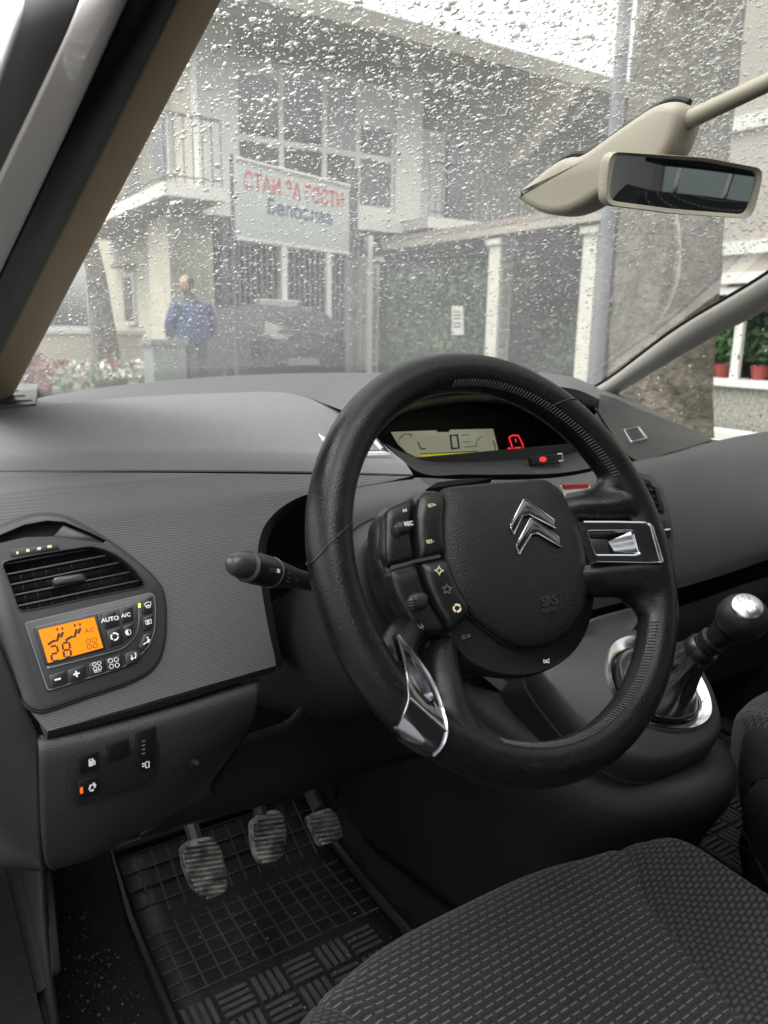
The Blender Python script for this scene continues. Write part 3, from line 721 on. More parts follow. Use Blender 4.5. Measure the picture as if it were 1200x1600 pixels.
for y in (5.40, 4.93, 3.90, 3.0, 2.1, 1.2): bx('mullion', 7.56, 7.62, y-.05, y+.05, .682, 1.638, X_['wframe'], wn)
EV = bx('roof', 7.3, 11.4, -6.3, 6.7, 6.202, 6.36, X_['greyr'], PH)
for k, (y, lab) in enumerate(((5.22, 'red potted plant on the sill between the thick trunk and the white mullion'), (4.74, 'red potted plant on the sill just past the white mullion'), (4.46, 'red potted plant on the sill at the right edge of the photo'))):
    pt = thing('potted_plant', lab, 'plant', (7.8, y, .68), 'red pots in the plant window')
    MB().tube([V((7.78, y, .683)), V((7.78, y, .84))], [.08, .11], 12).build('pot', X_['redpot'], pt)
    v, f = leaf_cloud([((7.84, y, 1.02), (.18, .26, .22)), ((7.92, y+.1, 1.35), (.16, .28, .28)), ((7.9, y-.1, 1.22), (.16, .2, .2))], 150, .055, 20+k)
    mesh('foliage', v, f, X_['leafl' if k != 1 else 'leafd'], pt, False)
CG = thing('climbing_plant', 'mass of green leaves filling the window behind the red pots', 'plant', (8.6, 4.8, .6))
v, f = leaf_cloud([((8.5, 4.0+i*.3, .95+j*.3), (.3, .3, .26)) for i in range(6) for j in range(3)], 90, .07, 44)
mesh('foliage', v, f, X_['leafd'], CG, False)
KB = bx('kerb_ledge', 7.0, 7.35, -6, 6.5, 0, .13, X_['whiter']); tag(KB, 'pale raised kerb along the foot of the pebble dashed wall', 'kerb')

# ------------------------------------------------------------------ far left neighbour and flower bed
NH = thing('neighbour_house', 'pale neighbouring house far off beyond the leaning tree', 'house', (-1, 24, 0))
bx('wall', -6, 3.0, 23.5, 30, 0, 3.6, X_['cream'], NH); rr_ = bx('roof', -6.4, 3.4, 23.0, 30.5, 3.602, 3.85, X_['roofc'], NH)
for x in (-1.6, .1, 1.5):
    wf = bx('window', x, x+.8, 23.43, 23.498, 1.3, 2.5, X_['wframe'], NH); bx('pane', x+.07, x+.73, 23.40, 23.428, 1.37, 2.43, X_['glass'], wf)
bx('porch_post', 2.2, 2.4, 22.0, 22.2, 0, 3.6, X_['soffit'], NH)
GW = thing('garden_wall', 'low pale garden wall at the far left', 'wall', (0, 16, 0)); bx('wall', -4, 3.9, 16.0, 16.2, 0, 1.0, X_['cream'], GW); bx('coping', -4.05, 3.95, 15.95, 16.25, 1.003, 1.08, X_['whiter'], GW)
FB = thing('flower_bed', 'pale flowers with red blooms growing along the wall foot', 'flower bed', (1.8, 11.5, .1))
bx('soil', .2, 3.2, 11.2, 12.2, .121, .22, X_['bark'], FB)
v, f = leaf_cloud([((.5+i*.32, 11.6, .42), (.22, .3, .24)) for i in range(9)], 70, .055, 31); mesh('foliage', v, f, X_['leafl'], FB, False)
v, f = leaf_cloud([((.4+i*.42, 11.4, .55), (.22, .25, .16)) for i in range(7)], 45, .05, 32); mesh('blossom', v, f, X_['flower'], FB, False)
v, f = leaf_cloud([((1.4+i*.7, 11.35, .62), (.10, .1, .08)) for i in range(3)], 30, .045, 33); mesh('red_blossom', v, f, X_['redpot'], FB, False)
RB = thing('russet_shrub', 'reddish brown shrub in front of the leaning trunk', 'shrub', (.9, 11.4, .1))
v, f = leaf_cloud([((.85, 11.3, .75), (.25, .25, .38)), ((1.05, 11.2, .5), (.2, .2, .3))], 160, .06, 40); mesh('foliage', v, f, X_['redleaf'], RB, False)
MB().tube([V((.9, 11.3, .1)), V((.9, 11.3, .7))], .03, 6).build('stem', X_['bark'], RB)
# ================================================================== THE CAR: BODY, PILLARS, GLASS
CARB = thing('car', 'silver car body round the viewer with beige pillars and its driver door open', 'car', (0, -.4, .3))
def ws(u, v, off=0.0):
    ey_, ez = .86 + (-.07-.86)*v, 1.047 + (1.585-1.047)*v
    exx = .685 + (.515-.685)*min(v, 1.1)
    cy_, cz = 1.06 + (-.03-1.06)*v, 1.078 + (1.575-1.078)*v + .012*math.sin(math.pi*v)
    k = 1-abs(u)**2.3
    if v > 1: ez = 1.585+(v-1)*.14; cz = 1.575+(v-1)*.16
    return V((u*exx, ey_+(cy_-ey_)*k, ez+(cz-ez)*k+off))
nu, nv = 41, 31
vv = [ws(-1+2*i/(nu-1), -.03+1.45*j/(nv-1)) for j in range(nv) for i in range(nu)]
ff = [(j*nu+i, j*nu+i+1, (j+1)*nu+i+1, (j+1)*nu+i) for j in range(nv-1) for i in range(nu-1)]
mesh('windscreen', vv, ff, M['windshield'], CARB)

patch('scuttle', [[ws(u, -.03)+V((0, .004, .001)) for u in (-1, -.7, -.35, 0, .35, .7, 1)], [ws(u, .0)+V((0, -.004, -.010)) for u in (-1, -.7, -.35, 0, .35, .7, 1)], [ws(u, .0)+V((0, -.06, -.03)) for u in (-1, -.7, -.35, 0, .35, .7, 1)]], 40, 6, M['cavity'], CARB)
# ---- left pillar, five bands between lines measured where they stand (X planes of the door opening)
def pline(pt, xt, pb, xb): return onX(*pt, xt), onX(*pb, xb)
EL = [pline((341, 0), -.548, (0, 652), -.665), pline((274, 0), -.592, (0, 545), -.690), pline((198, 0), -.628, (0, 418), -.712), pline((124, 0), -.668, (0, 255), -.742), pline((40, 0), -.70, (0, 92), -.765), pline((31, 0), -.703, (0, 70), -.768)]
def band(name, i, j, mat, bulge, nmid=3):
    rows = []; a0, a1 = EL[i]; b0_, b1 = EL[j]
    cen = CAM
    for k in range(nmid+2):
        t = k/(nmid+1); p = a0.lerp(b0_, t); q_ = a1.lerp(b1, t); m = (p+q_)/2
        h = bulge*math.sin(math.pi*t); d = (cen-m); ax = (p-q_).normalized(); d = (d-ax*d.dot(ax)).normalized()
        dq = q_-p
        rows.append([p-dq*.55+d*h, p+d*h, p+dq*.5+d*(h*1.0), q_+d*h, q_+dq*.35+d*h])
    o = patch(name, rows, 24, 13, mat, CARB); solid(o, .004, 0); return o
band('pillar_trim', 0, 1, M['shadedtrim'], .006)
band('door_seal', 1, 2, M['rubber'], .014)
band('pillar_skin', 2, 3, M['paint'], .004)
band('outer_seal', 3, 4, M['cavity'], .006)
band('pillar_edge', 4, 5, M['white'], .001, 1)
# ---- right pillar
ur = [onX(905, 612, .680), onX(935, 603, .667), onX(1060, 512, .628), onX(1200, 427, .585), onX(1330, 330, .55)]
lr = [onX(925, 645, .705), onX(955, 621, .700), onX(1105, 531, .672), onX(1200, 481, .650), onX(1330, 395, .62)]
mid = []
for a, b in zip(ur, lr):
    m = a.lerp(b, .45); d = (CAM-m).normalized(); mid.append(m+d*.022)
mid2 = [a.lerp(b, .08)+(CAM-a).normalized()*.008 for a, b in zip(ur, lr)]; mid3 = [a.lerp(b, .85)+(CAM-a).normalized()*.014 for a, b in zip(ur, lr)]
patch('pillar_trim', [ur, mid2, mid, mid3, lr], 30, 17, M['greytrim'], CARB, .004)
MB().tube(cr([p+(p-q_).normalized()*.003 for p, q_ in zip(ur, lr)], 20), .0035, 6).build('glass_gasket', M['rubber'], CARB, True)
# ---- side glass and doors
mesh('side_window', [V((.735, .80, .93)), V((.735, -.66, .93)), V((.63, -.66, 1.50)), V((.60, .16, 1.47)), V((.675, .62, 1.16))], [(0, 1, 2, 3, 4)], M['sideglass'], CARB, False)
mesh('rear_side_window', [V((.735, -.74, .93)), V((.735, -1.75, .95)), V((.63, -1.75, 1.48)), V((.63, -.74, 1.50))], [(0, 1, 2, 3)], M['privacy'], CARB, False)
mesh('rear_side_window', [V((-.735, -.80, .93)), V((-.735, -1.75, .95)), V((-.63, -1.75, 1.48)), V((-.63, -.80, 1.50))], [(0, 1, 2, 3)], M['sideglass'], CARB, False)
for s, y0 in ((1, .86), (-1, -.80)):
    lower = [[V((s*.80, y0, .32)), V((s*.82, (y0-2.3)/2, .32)), V((s*.80, -2.3, .32))], [V((s*.86, y0, .62)), V((s*.87, (y0-2.3)/2, .62)), V((s*.86, -2.3, .62))], [V((s*.74, y0, .945)), V((s*.745, (y0-2.3)/2, .94)), V((s*.74, -2.3, .95))]]
    patch('door_skin', lower, 12, 9, M['paint'], CARB, .004)
    bx('door_card', min(s*.685, s*.735), max(s*.685, s*.735), -2.3, y0, .33, .943, M['lower'], CARB)
for s in (-1, 1):
    slab('middle_pillar', [V((s*.72, -.66, .93)), V((s*.72, -.78, .93)), V((s*.625, -.78, 1.52)), V((s*.625, -.67, 1.52))], (s, 0, .2), -.02, .02, M['rubber'], CARB)
    slab('rear_pillar', [V((s*.72, -1.75, .93)), V((s*.72, -2.35, .93)), V((s*.60, -2.30, 1.52)), V((s*.625, -1.75, 1.52))], (s, 0, .2), -.02, .02, M['greytrim'], CARB)
patch('roof', [[V((x, y, z - .06*(abs(x)/.6)**2.5)) for x in (-.64, -.5, -.25, 0, .25, .5, .64)] for y, z in ((-.42, 1.655), (-.6, 1.672), (-1.2, 1.68), (-2.0, 1.65), (-2.4, 1.58))], 15, 12, M['paint'], CARB, .004)
patch('headliner', [[V((x, y, z - .05*(abs(x)/.6)**2.5)) for x in (-.60, -.3, 0, .3, .60)] for y, z in ((-.42, 1.63), (-.6, 1.635), (-1.2, 1.63), (-2.3, 1.55))], 11, 12, M['headliner'], CARB, .003)
bx('tailgate', -.74, .74, -2.40, -2.36, .35, .98, M['lower'], CARB)
mesh('tailgate_window', [V((-.70, -2.38, .985)), V((.70, -2.38, .985)), V((.58, -2.33, 1.50)), V((-.58, -2.33, 1.50))], [(0, 1, 2, 3)], M['sideglass'], CARB, False)
patch('bonnet', [[V((x, y, z - .05*(abs(x)/.8)**2)) for x in (-.84, -.4, 0, .4, .84)] for y, z in ((1.02, .90), (1.3, .80), (1.6, .72), (1.85, .64), (1.95, .5))], 15, 12, M['paint'], CARB, .004)
for s in (-1, 1): patch('front_wing', [[V((s*.84, y, z0)) for y, z0 in ((.80, .90), (1.3, .78), (1.8, .62))], [V((s*.89, y, .65)) for y in (.80, 1.3, 1.85)], [V((s*.87, y, .35)) for y in (.80, 1.3, 1.85)]], 10, 8, M['paint'], CARB, .004)
bx('bulkhead', -.74, .74, .80, .83, .34, .98, M['cavity'], CARB)
bx('underfloor', -.74, .74, -2.35, .80, .30, .335, M['cavity'], CARB)
bx('door_sill', -.86, -.735, -.80, .80, .28, .352, M['carpet'], CARB)
od = slab('open_door', [V((-.80, .70, .34)), V((-1.62, .22, .34)), V((-1.64, .21, .62)), V((-1.60, .23, .95)), V((-.80, .70, .97))], V((-.5, .86, 0)), -.05, .05, M['lower'], CARB, .01)  # driver's door out of view, added to block light from the left
slab('door_handle', [V((-1.25, .39, .80)), V((-1.40, .30, .80)), V((-1.40, .30, .84)), V((-1.25, .39, .84))], V((.5, -.86, 0)), .05, .08, M['satin'], od, .004)
carp = patch('floor_carpet', [[V((x, y, z)) for x in (-.73, -.68, -.4, 0, .4, .68, .73)] for y, z in ((-2.3, .345), (0, .345), (.46, .348), (.60, .42), (.76, .62))], 30, 30, M['carpet'], CARB)

# ---- rain on the glass
def drops(name, fn, N, seed, rmean, label, smin=.0007, smax=.0036):
    r = np.random.default_rng(seed); v = []; f = []; b = 0
    for _ in range(N):
        res = fn(r)
        if res is None: continue
        p, a, c, nn, k = res
        s = min(smax, max(smin, rmean*k*math.exp(r.normal()*.62)))
        big = s > .0015; n = 13 if big else 6
        rings_ = ((1, 0), (.94, .24), (.80, .55), (.55, .84), (.25, .97)) if big else ((1, 0), (.72, .66))
        ang = np.arange(n)*2*math.pi/n
        e = 1+.5*r.random(); ph = r.random(4)*6.28
        rr = s*(1+.20*np.sin(2*ang+ph[0])+.13*np.sin(3*ang+ph[1])+(.08*np.sin(5*ang+ph[2]) if big else 0))
        hgt = s*(.075+.13*r.random()); tw = r.normal()*.5
        if r.random() < .03 and big: e *= 1.0; run = 2.2
        else: run = 1.0
        ca, sa = math.cos(tw), math.sin(tw); A = a*ca+c*sa; Cc = c*ca-a*sa
        if run > 1: A, Cc = a, c
        skew = Cc*(-s*.16)
        P0 = np.array(p); A_ = np.array(A); C_2 = np.array(Cc); n_ = np.array(nn); sk_ = np.array(skew)
        for sc, hh in rings_:
            q = P0+np.outer(rr*np.cos(ang)*e*sc, A_)+np.outer(rr*np.sin(ang)*sc*run, C_2)+n_*(hgt*hh)+sk_*hh
            v.extend(q.tolist())
        v.append((P0+n_*hgt+sk_).tolist()); m = len(rings_)
        for j in range(m-1):
            for q in range(n):
                k2 = (q+1) % n; f.append((b+j*n+q, b+j*n+k2, b+(j+1)*n+k2, b+(j+1)*n+q))
        for q in range(n): f.append((b+(m-1)*n+q, b+(m-1)*n+(q+1) % n, b+m*n))
        f.append(tuple(range(b+n-1, b-1, -1)))
        b += m*n+1
    me = bpy.data.meshes.new(name); me.from_pydata(v, [], f); me.update(); me.shade_smooth()
    me.set_sharp_from_angle(angle=rad(75)) if False else None
    me.materials.append(M['water'])
    o = bpy.data.objects.new(name, me); link(o); tag(o, label, kind='stuff'); return o
def on_ws(r):
    u = r.uniform(-.97, .97); vq = r.uniform(.01, .93)
    p = ws(u, vq); a = (ws(u+.01, vq)-p).normalized(); c = (ws(u, vq+.01)-p).normalized(); nn = a.cross(c).normalized()
    if nn.z < 0: nn = -nn
    return p+nn*.0009, a, c, nn, .62+.62*vq
drops('rain_drops', on_ws, 56000, 5, .00080, 'clear rain drops beaded over the windscreen')
def on_side(r):
    y = r.uniform(.05, .78); t = r.random(); p = V((.735-.12*t, y, .93+.5*t))
    if p.z > 1.05+(.80-y)*.62: return None
    a = V((0, 1, 0)); c = V((-.12, 0, .5)).normalized(); nn = a.cross(c).normalized()
    if nn.x < 0: nn = -nn
    return p+nn*.0009, a, c, nn, .6
drops('rain_drops', on_side, 700, 6, .0017, 'few clear drops on the passenger side window')
# ================================================================== DASHBOARD
zs = [.55, .82, .90, .95, 1.0, 1.02, 1.038]; ys = [.07, .160, .195, .219, .247, .267, .302]
def fprof(P): return P.y - float(np.interp(P.z, zs, ys))
def F_(x, y, off=0.0):
    p = onf(x, y, fprof); return p + (CAM-p).normalized()*off
DB = thing('dashboard', 'dark grey plastic dashboard with orange climate screen, vents and a small central display', 'dashboard', (0, .5, .8))
def cut(o, cutters):
    for c in cutters:
        m = o.modifiers.new('cut', 'BOOLEAN'); m.operation = 'DIFFERENCE'; m.solver = 'EXACT'; m.object = c
    dg = bpy.context.evaluated_depsgraph_get(); dg.update()
    me = bpy.data.meshes.new_from_object(o.evaluated_get(dg)); o.modifiers.clear(); o.data = me
    for c in cutters: bpy.data.objects.remove(c)
    me.shade_smooth(); me.set_sharp_from_angle(angle=rad(35)); return o

# ridged front panel: rows run from the panel's left edge to the recess round the column
def prow(l, r, n=9):
    c = l[2] if len(l) > 2 else 0; out = []
    for i in range(n):
        t = i/(n-1); out.append(F_(l[0]+(r[0]-l[0])*t, l[1]+(r[1]-l[1])*t+c*4*t*(1-t)))
    return out
rows = [prow((-70, 738, -2), (642, 744)), prow((-70, 746, -2), (612, 751)), prow((-72, 757, -2), (545, 763)), prow((-75, 775, -2), (478, 773)), prow((-78, 800), (437, 795)), prow((-80, 832), (412, 824)), prow((-78, 868), (403, 858)), prow((-70, 905), (405, 890)), prow((-50, 950), (411, 935)), prow((-28, 1000), (419, 980)), prow((10, 1060), (426, 1012)), prow((45, 1108), (430, 1030)), prow((74, 1143), (431, 1040))]
ov = patch('front_panel', rows, 60, 60, M['ridged'], DB); solid(ov, .006, -1)
# rolled lower edge under the ridged panel
lo = [F_(74, 1143), F_(150, 1124), F_(260, 1094), F_(350, 1066), F_(431, 1040)]
patch('panel_lip', [lo, [p+V((0, .004, -.008)) for p in lo], [p+V((0, .020, -.014)) for p in lo], [p+V((0, .05, -.012)) for p in lo]], 30, 8, M['trim'], DB)
# lip round the column recess
rp = [(644, 744), (600, 753), (545, 763), (478, 773), (437, 795), (412, 824), (403, 858), (405, 890), (419, 980), (431, 1040)]
e0 = [F_(*p) for p in rp]; inw = [p+V((.018, .02, -.012)) for p in e0]; deep = [p+V((.035, .16, -.03)) for p in e0]
patch('column_recess', [e0, [p+V((.006, .002, -.004)) for p in e0], inw, deep], 50, 10, M['trim'], DB)
bx('recess_back', -.56, .2, .46, .47, .55, .98, M['cavity'], DB)

# smooth pad above the crease
def Yr(pts, y): return [onY(p[0], p[1], y if len(p) < 3 else p[2]) for p in pts]
crease = [(-70, 736, .302), (60, 735, .300), (200, 734, .297), (350, 735, .292), (500, 737, .284), (645, 741, .262)]
r1 = [(-70, 716, .312), (60, 711, .310), (200, 708, .308), (350, 708, .303), (500, 711, .296), (634, 724, .275)]
r2 = [(-70, 706, .330), (60, 700, .330), (200, 697, .328), (350, 696, .326), (500, 700, .320), (622, 714, .30)]
r3 = [(-70, 678, .42), (60, 668, .42), (200, 660, .42), (350, 655, .42), (480, 657, .42), (585, 682, .40)]
r4 = [(-70, 655, .52), (60, 645, .54), (200, 634, .54), (350, 627, .55), (460, 629, .55), (545, 645, .50)]
r5 = [(-70, 646, .56), (60, 634, .60), (200, 621, .62), (350, 614, .64), (440, 613, .64), (486, 623, .60)]
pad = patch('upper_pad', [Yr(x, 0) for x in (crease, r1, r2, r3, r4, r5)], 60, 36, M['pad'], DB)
b5 = Yr(r5, 0); patch('pad_back', [b5, [p+V((0, .02, -.006)) for p in b5], [p+V((0, .06, -.05)) for p in b5]], 40, 6, M['pad'], DB)
MB().tube(cr([p+V((0, -.001, -.001)) for p in Yr(crease, 0)], 40), .0012, 5).build('crease_seam', M['black'], DB, True)
# deep shelf to the glass
patch('shelf', [[ws(u, .0)+V((0, -.012, -.004)) for u in (-1, -.7, -.35, 0, .35, .7, 1)], [V((x, y-.16, 1.062)) for x, y in ((-.70, .84), (-.5, .95), (-.25, 1.02), (0, 1.04), (.25, 1.02), (.5, .95))]+[V((.70, .70, 1.0))], [V((x, y, z)) for x, y, z in ((-.72, .50, 1.046), (-.5, .52, 1.05), (-.25, .55, 1.052), (0, .58, 1.05), (.25, .58, 1.01), (.5, .55, .955), (.72, .5, .915))]], 40, 16, M['shelf'], DB)
# defroster corner at the far left
dc = [onZ(x, y, 1.062) for x, y in ((-30, 603), (60, 602), (56, 634), (-30, 640))]
slab('demister_corner', dc, (0, 0, 1), -.004, .003, M['bezel'], DB, .001)
for k in range(3):
    a = onZ(8+k*9, 612+k*8, 1.066); slab('demister_slot', [a+V(q) for q in ((-.03, .0, 0), (.02, .02, 0), (.021, .012, 0), (-.029, -.008, 0))], (0, 0, 1), 0, .001, M['cavity'], DB)

# ---- hood over the central display
hb = [(472, 612, .66), (520, 600, .72), (560, 592, .76), (620, 585, .78), (740, 580, .78), (830, 582, .74), (890, 588, .66), (935, 606, .56)]
hm_ = [(486, 622, .60), (535, 617, .60), (580, 607, .60), (640, 600, .60), (740, 594, .60), (830, 592, .58), (893, 597, .54), (937, 613, .50)]
hl = [(548, 646, .45), (572, 634, .45), (606, 622, .45), (650, 612, .45), (740, 603, .45), (830, 602, .45), (898, 608, .45), (937, 624, .46)]
hu = [(560, 660, .455), (580, 650, .455), (612, 636, .455), (655, 624, .455), (740, 614, .455), (830, 622, .455), (895, 640, .455), (934, 641, .46)]
hi_ = [(590, 690, .60), (602, 672, .60), (630, 650, .60), (670, 640, .60), (740, 632, .60), (820, 640, .60), (870, 655, .60), (900, 665, .60)]
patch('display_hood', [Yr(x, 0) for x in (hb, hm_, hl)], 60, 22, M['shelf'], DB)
patch('hood_underside', [Yr(x, 0) for x in (hl, hu, hi_)], 60, 14, M['black'], DB)
# black cavity
bx('display_back', -.20, .30, .615, .63, .88, 1.055, M['cavity'], DB)
# bezel below the display
bt = [(546, 645, .45), (590, 685, .445), (650, 719, .44), (720, 723, .44), (800, 720, .44), (880, 714, .44), (945, 690, .44)]
bb = [(548, 648, .44), (598, 690, .41), (655, 738, .385), (730, 741, .38), (800, 741, .38), (885, 738, .38), (965, 722, .37)]
bi = [(560, 662, .50), (595, 690, .60), (650, 730, .60), (720, 732, .60), (800, 730, .60), (880, 724, .60), (930, 690, .58)]
patch('display_bezel', [Yr(x, 0) for x in (bi, bt, bb)], 50, 18, M['bezel'], DB)
patch('display_bezel_gap', [Yr(bb, 0), [p+V((0, .01, -.012)) for p in Yr(bb, 0)]], 40, 3, M['cavity'], DB)
# the pale screen
PC = ((0, -1, .10)); pcn = V(PC).normalized(); pcd = pcn.dot(V((.03, .565, .99)))
def C_(x, y): return onp(x, y, pcn, pcd)
def zc(x, y): return (560+x/3, 620+y/3)            # pixel of the close-up of the display
scr = [C_(*zc(*p)) for p in ((158, 165), (366, 157), (372, 166), (430, 165), (436, 154), (632, 150), (665, 284), (560, 290), (340, 297), (290, 290), (232, 262), (190, 220))]
DS = slab('display_screen', scr, pcn, -.004, 0, M['lcd'], DB, .0004)
slab('yellow_strip', [C_(*zc(*p)) for p in ((290, 268), (556, 255), (562, 284), (300, 295))], pcn, 0, .0007, M['lcdyellow'], DS)
strokes('screen_frame', [('c', [C_(*zc(*p)) for p in ((290, 268), (556, 255), (562, 284), (300, 295))])], pcn, .0016, M['darkprint'], DS, .001)
strokes('speed_digit', [('c', [C_(*zc(*p)) for p in ((430, 182), (462, 179), (470, 240), (437, 243))])], pcn, .0046, M['darkprint'], DS, .001)
gs = []
for (cx_, cy_, r_, a0, a1) in ((585, 225, 34, 100, 200), (600, 240, 40, -40, 45), (230, 225, 45, 60, 170)):
    gs.append([C_(*zc(cx_+r_*math.cos(rad(a)), cy_-r_*1.15*math.sin(rad(a)))) for a in np.linspace(a0, a1, 14)])
gs += [[C_(*zc(*p)) for p in l] for l in (((278, 212), (292, 244)), ((292, 244), (315, 243)), ((484, 180), (520, 178)), ((490, 212), (522, 210)), ((496, 236), (548, 232)), ((200, 180), (206, 192)), ((240, 176), (244, 188)))]
for g__ in gs: strokes('gauge_mark', [g__], pcn, .0014, M['lcdgrey'], DS, .0008)
for g__ in (gs[1], gs[3], gs[4]): strokes('gauge_mark', [g__], pcn, .0022, M['darkprint'], DS, .001)
rw = [[C_(*zc(*p)) for p in l] for l in (((704, 190), (722, 180), (748, 182), (768, 222), (778, 282)), ((704, 190), (718, 230), (730, 282)), ((734, 196), (738, 212)), ((730, 240), (760, 238)), ((700, 240), (712, 242), (712, 262), (702, 258), (700, 240)), ((735, 274), (778, 272)))]
strokes('belt_warning_symbol', rw, pcn, .0026, M['redled'], DB, .001)
strokes('belt_warning_symbol', [[C_(*zc(x, 247)), C_(*zc(x+5, 247))] for x in (732, 744, 756)], pcn, .004, M['redled'], DB, .001)
# small strip with the red lamp
bp_n = V((0, -.87, .5))
def bz(x, y): return onY(x, y, .405)
wl_ = slab('warning_strip', [bz(*p) for p in ((826, 716), (872, 710), (876, 723), (830, 727))], bp_n, -.004, .0035, M['black'], DB, .0006)
dome('red_lamp', [bz(846+6*math.cos(a), 719+4.2*math.sin(a)) for a in np.linspace(0, 6.28, 13)[:-1]], bp_n, [(1, .003), (.8, .005), (.4, .0055)], M['redled'], DB)
strokes('lock_symbol', [[bz(868, 711), bz(875, 710), bz(877, 721), bz(870, 722)]], bp_n, .0012, M['white'], DB, .0045)

# chrome framed triangle to the left of the display
tn = V((0, -.8, .6))
ho_ = Yr([(495, 683, .372), (520, 688, .365), (583, 681, .385), (610, 717, .292), (520, 719, .288)], 0)
hi2 = Yr([(514, 694, .345), (530, 696, .342), (575, 690, .360), (594, 709, .308), (530, 711, .302)], 0)
tn = (ho_[2]-ho_[0]).cross(ho_[4]-ho_[0]).normalized(); tn = tn if tn.z > 0 else -tn
ringslab('hazard_trim', ho_, hi2, tn, -.006, .006, M['chrome'], DB, .001, 60, False)
# cowl over the column, rising from the panel
patch('column_cowl', [Yr(x, 0) for x in ([(505, 772, .250), (545, 764, .252), (600, 754, .254), (655, 748, .256)], [(505, 782, .222), (545, 778, .215), (605, 768, .210), (668, 758, .215)], [(505, 802, .190), (540, 800, .180), (610, 790, .170), (690, 770, .180)], [(508, 850, .175), (535, 850, .165), (620, 830, .15), (720, 800, .16)])], 30, 20, M['dash'], DB, .003)

# ---- centre stack behind the wheel, right vent, passenger side
cs0 = [(648, 746, .375), (760, 750, .372), (880, 745, .37), (985, 722, .365)]
cs1 = [(640, 760, .34), (760, 764, .34), (880, 762, .335), (990, 745, .335)]
cs2 = [(640, 800, .315), (760, 800, .31), (890, 800, .305), (1000, 790, .31)]
cs3 = [(640, 900, .29), (760, 900, .29), (900, 900, .285), (1030, 880, .29)]
cs4 = [(660, 1010, .28), (780, 1000, .285), (900, 960, .29), (1040, 925, .30)]
patch('centre_stack', [Yr(x, 0) for x in (cs0, cs1, cs2, cs3, cs4)], 40, 26, M['dash'], DB)
def st(x, y, Y=.325): return onY(x, y, Y)
ds_ = slab('disc_slot', [st(*p) for p in ((872, 760), (915, 757), (930, 772), (880, 776))], (0, -.9, .4), -.005, .004, M['white'], DB, .001)
slab('slot_edge', [st(*p) for p in ((874, 759), (914, 757), (916, 763), (878, 765))], (0, -.9, .4), .0042, .007, M['redpaint'], DB, .0006)
# right hand vent
vn = V((-.25, -.95, .2)).normalized(); vd = vn.dot(onY(1020, 800, .288))
def R_(x, y): return onp(x, y, vn, vd)
RV = slab('centre_vent', [R_(*p) for p in ((985, 735), (1012, 741), (1032, 762), (1044, 800), (1050, 835), (1046, 880), (1036, 925), (1020, 930), (1005, 860))], vn, -.01, .006, M['bezel'], DB, .002)
slab('vent_mouth', [R_(*p) for p in ((990, 748), (1010, 750), (1028, 785), (1034, 802), (1015, 802))], vn, .0061, .0075, M['cavity'], RV)
for k in range(5):
    a = V((0, 0, 0)); y = 753+k*10; slab('slat', [R_(*p) for p in ((992+k*4, y), (1011+k*5, y+1), (1012+k*5, y+4), (993+k*4, y+3.5))], vn, .0076, .012, M['black'], RV)
slab('vent_tab', [R_(*p) for p in ((1014, 760), (1022, 762), (1030, 796), (1024, 798))], vn, .0076, .014, M['trim'], RV, .001)
for y in (812, 850): slab('switch', [R_(*p) for p in ((1026, y), (1042, y), (1043, y+26), (1028, y+26))], vn, .0061, .009, M['black'], RV, .001)
strokes('switch_mark', [[R_(1028, 828), R_(1041, 826)], [R_(1033, 852), R_(1034, 858)], [R_(1034, 873), R_(1036, 873)]], vn, .002, M['white'], RV, .0095)
# dash top on the passenger side
pt0 = [(925, 612, .64), (960, 622, .66), (1000, 640, .66), (1060, 662, .62), (1112, 684, .53)]
pt1 = [(928, 626, .52), (962, 655, .52), (1000, 672, .50), (1060, 685, .48), (1110, 688, .47)]
pt2 = [(930, 640, .43), (962, 690, .41), (988, 718, .40), (1050, 706, .42), (1108, 689, .46)]
patch('passenger_top', [Yr(x, 0) for x in (pt0, pt1, pt2)], 40, 20, M['trim'], DB)
pe = Yr(pt2, 0); MB().tube(cr([p+V((0, -.002, 0)) for p in pe], 30), .0022, 6).build('passenger_top_edge', M['black'], DB, True)
sg = Yr([(972, 673, .485), (996, 668, .498), (1011, 688, .462), (984, 695, .447)], 0)
su = (sg[1]-sg[0]).cross(sg[3]-sg[0]).normalized(); su = su if su.z > 0 else -su
ringslab('sensor_frame', sg, [p.lerp(sum(sg, V((0, 0, 0)))/4, .22) for p in sg], su, -.002, .0055, M['satin'], DB, .0006, 48, False)
slab('sensor_grille', [p.lerp(sum(sg, V((0, 0, 0)))/4, .2) for p in sg], su, -.002, .004, M['black'], DB)
pf0 = [(984, 722, .392), (1050, 708, .415), (1110, 691, .44), (1200, 674, .405), (1330, 664, .32)]
pf1 = [(992, 735, .372), (1055, 722, .39), (1120, 706, .405), (1200, 692, .38), (1330, 684, .30)]
pf2 = [(1010, 780, .34), (1070, 768, .355), (1130, 756, .362), (1210, 745, .345), (1330, 735, .27)]
pf3 = [(1030, 850, .315), (1080, 838, .325), (1140, 822, .330), (1215, 806, .315), (1330, 790, .25)]
pf4 = [(1030, 905, .305), (1080, 892, .315), (1140, 875, .320), (1215, 854, .305), (1330, 830, .24)]
pf5 = [(1030, 928, .31), (1085, 912, .32), (1140, 895, .325), (1215, 870, .31), (1330, 843, .245)]
patch('passenger_panel', [Yr(x, 0) for x in (pf0, pf1, pf2, pf3, pf4, pf5)], 40, 34, M['dash'], DB)
p5 = Yr(pf5, 0); patch('glovebox_gap', [p5, [p+V((0, .06, -.01)) for p in p5], [p+V((0, .07, -.05)) for p in p5]], 24, 8, M['black'], DB)
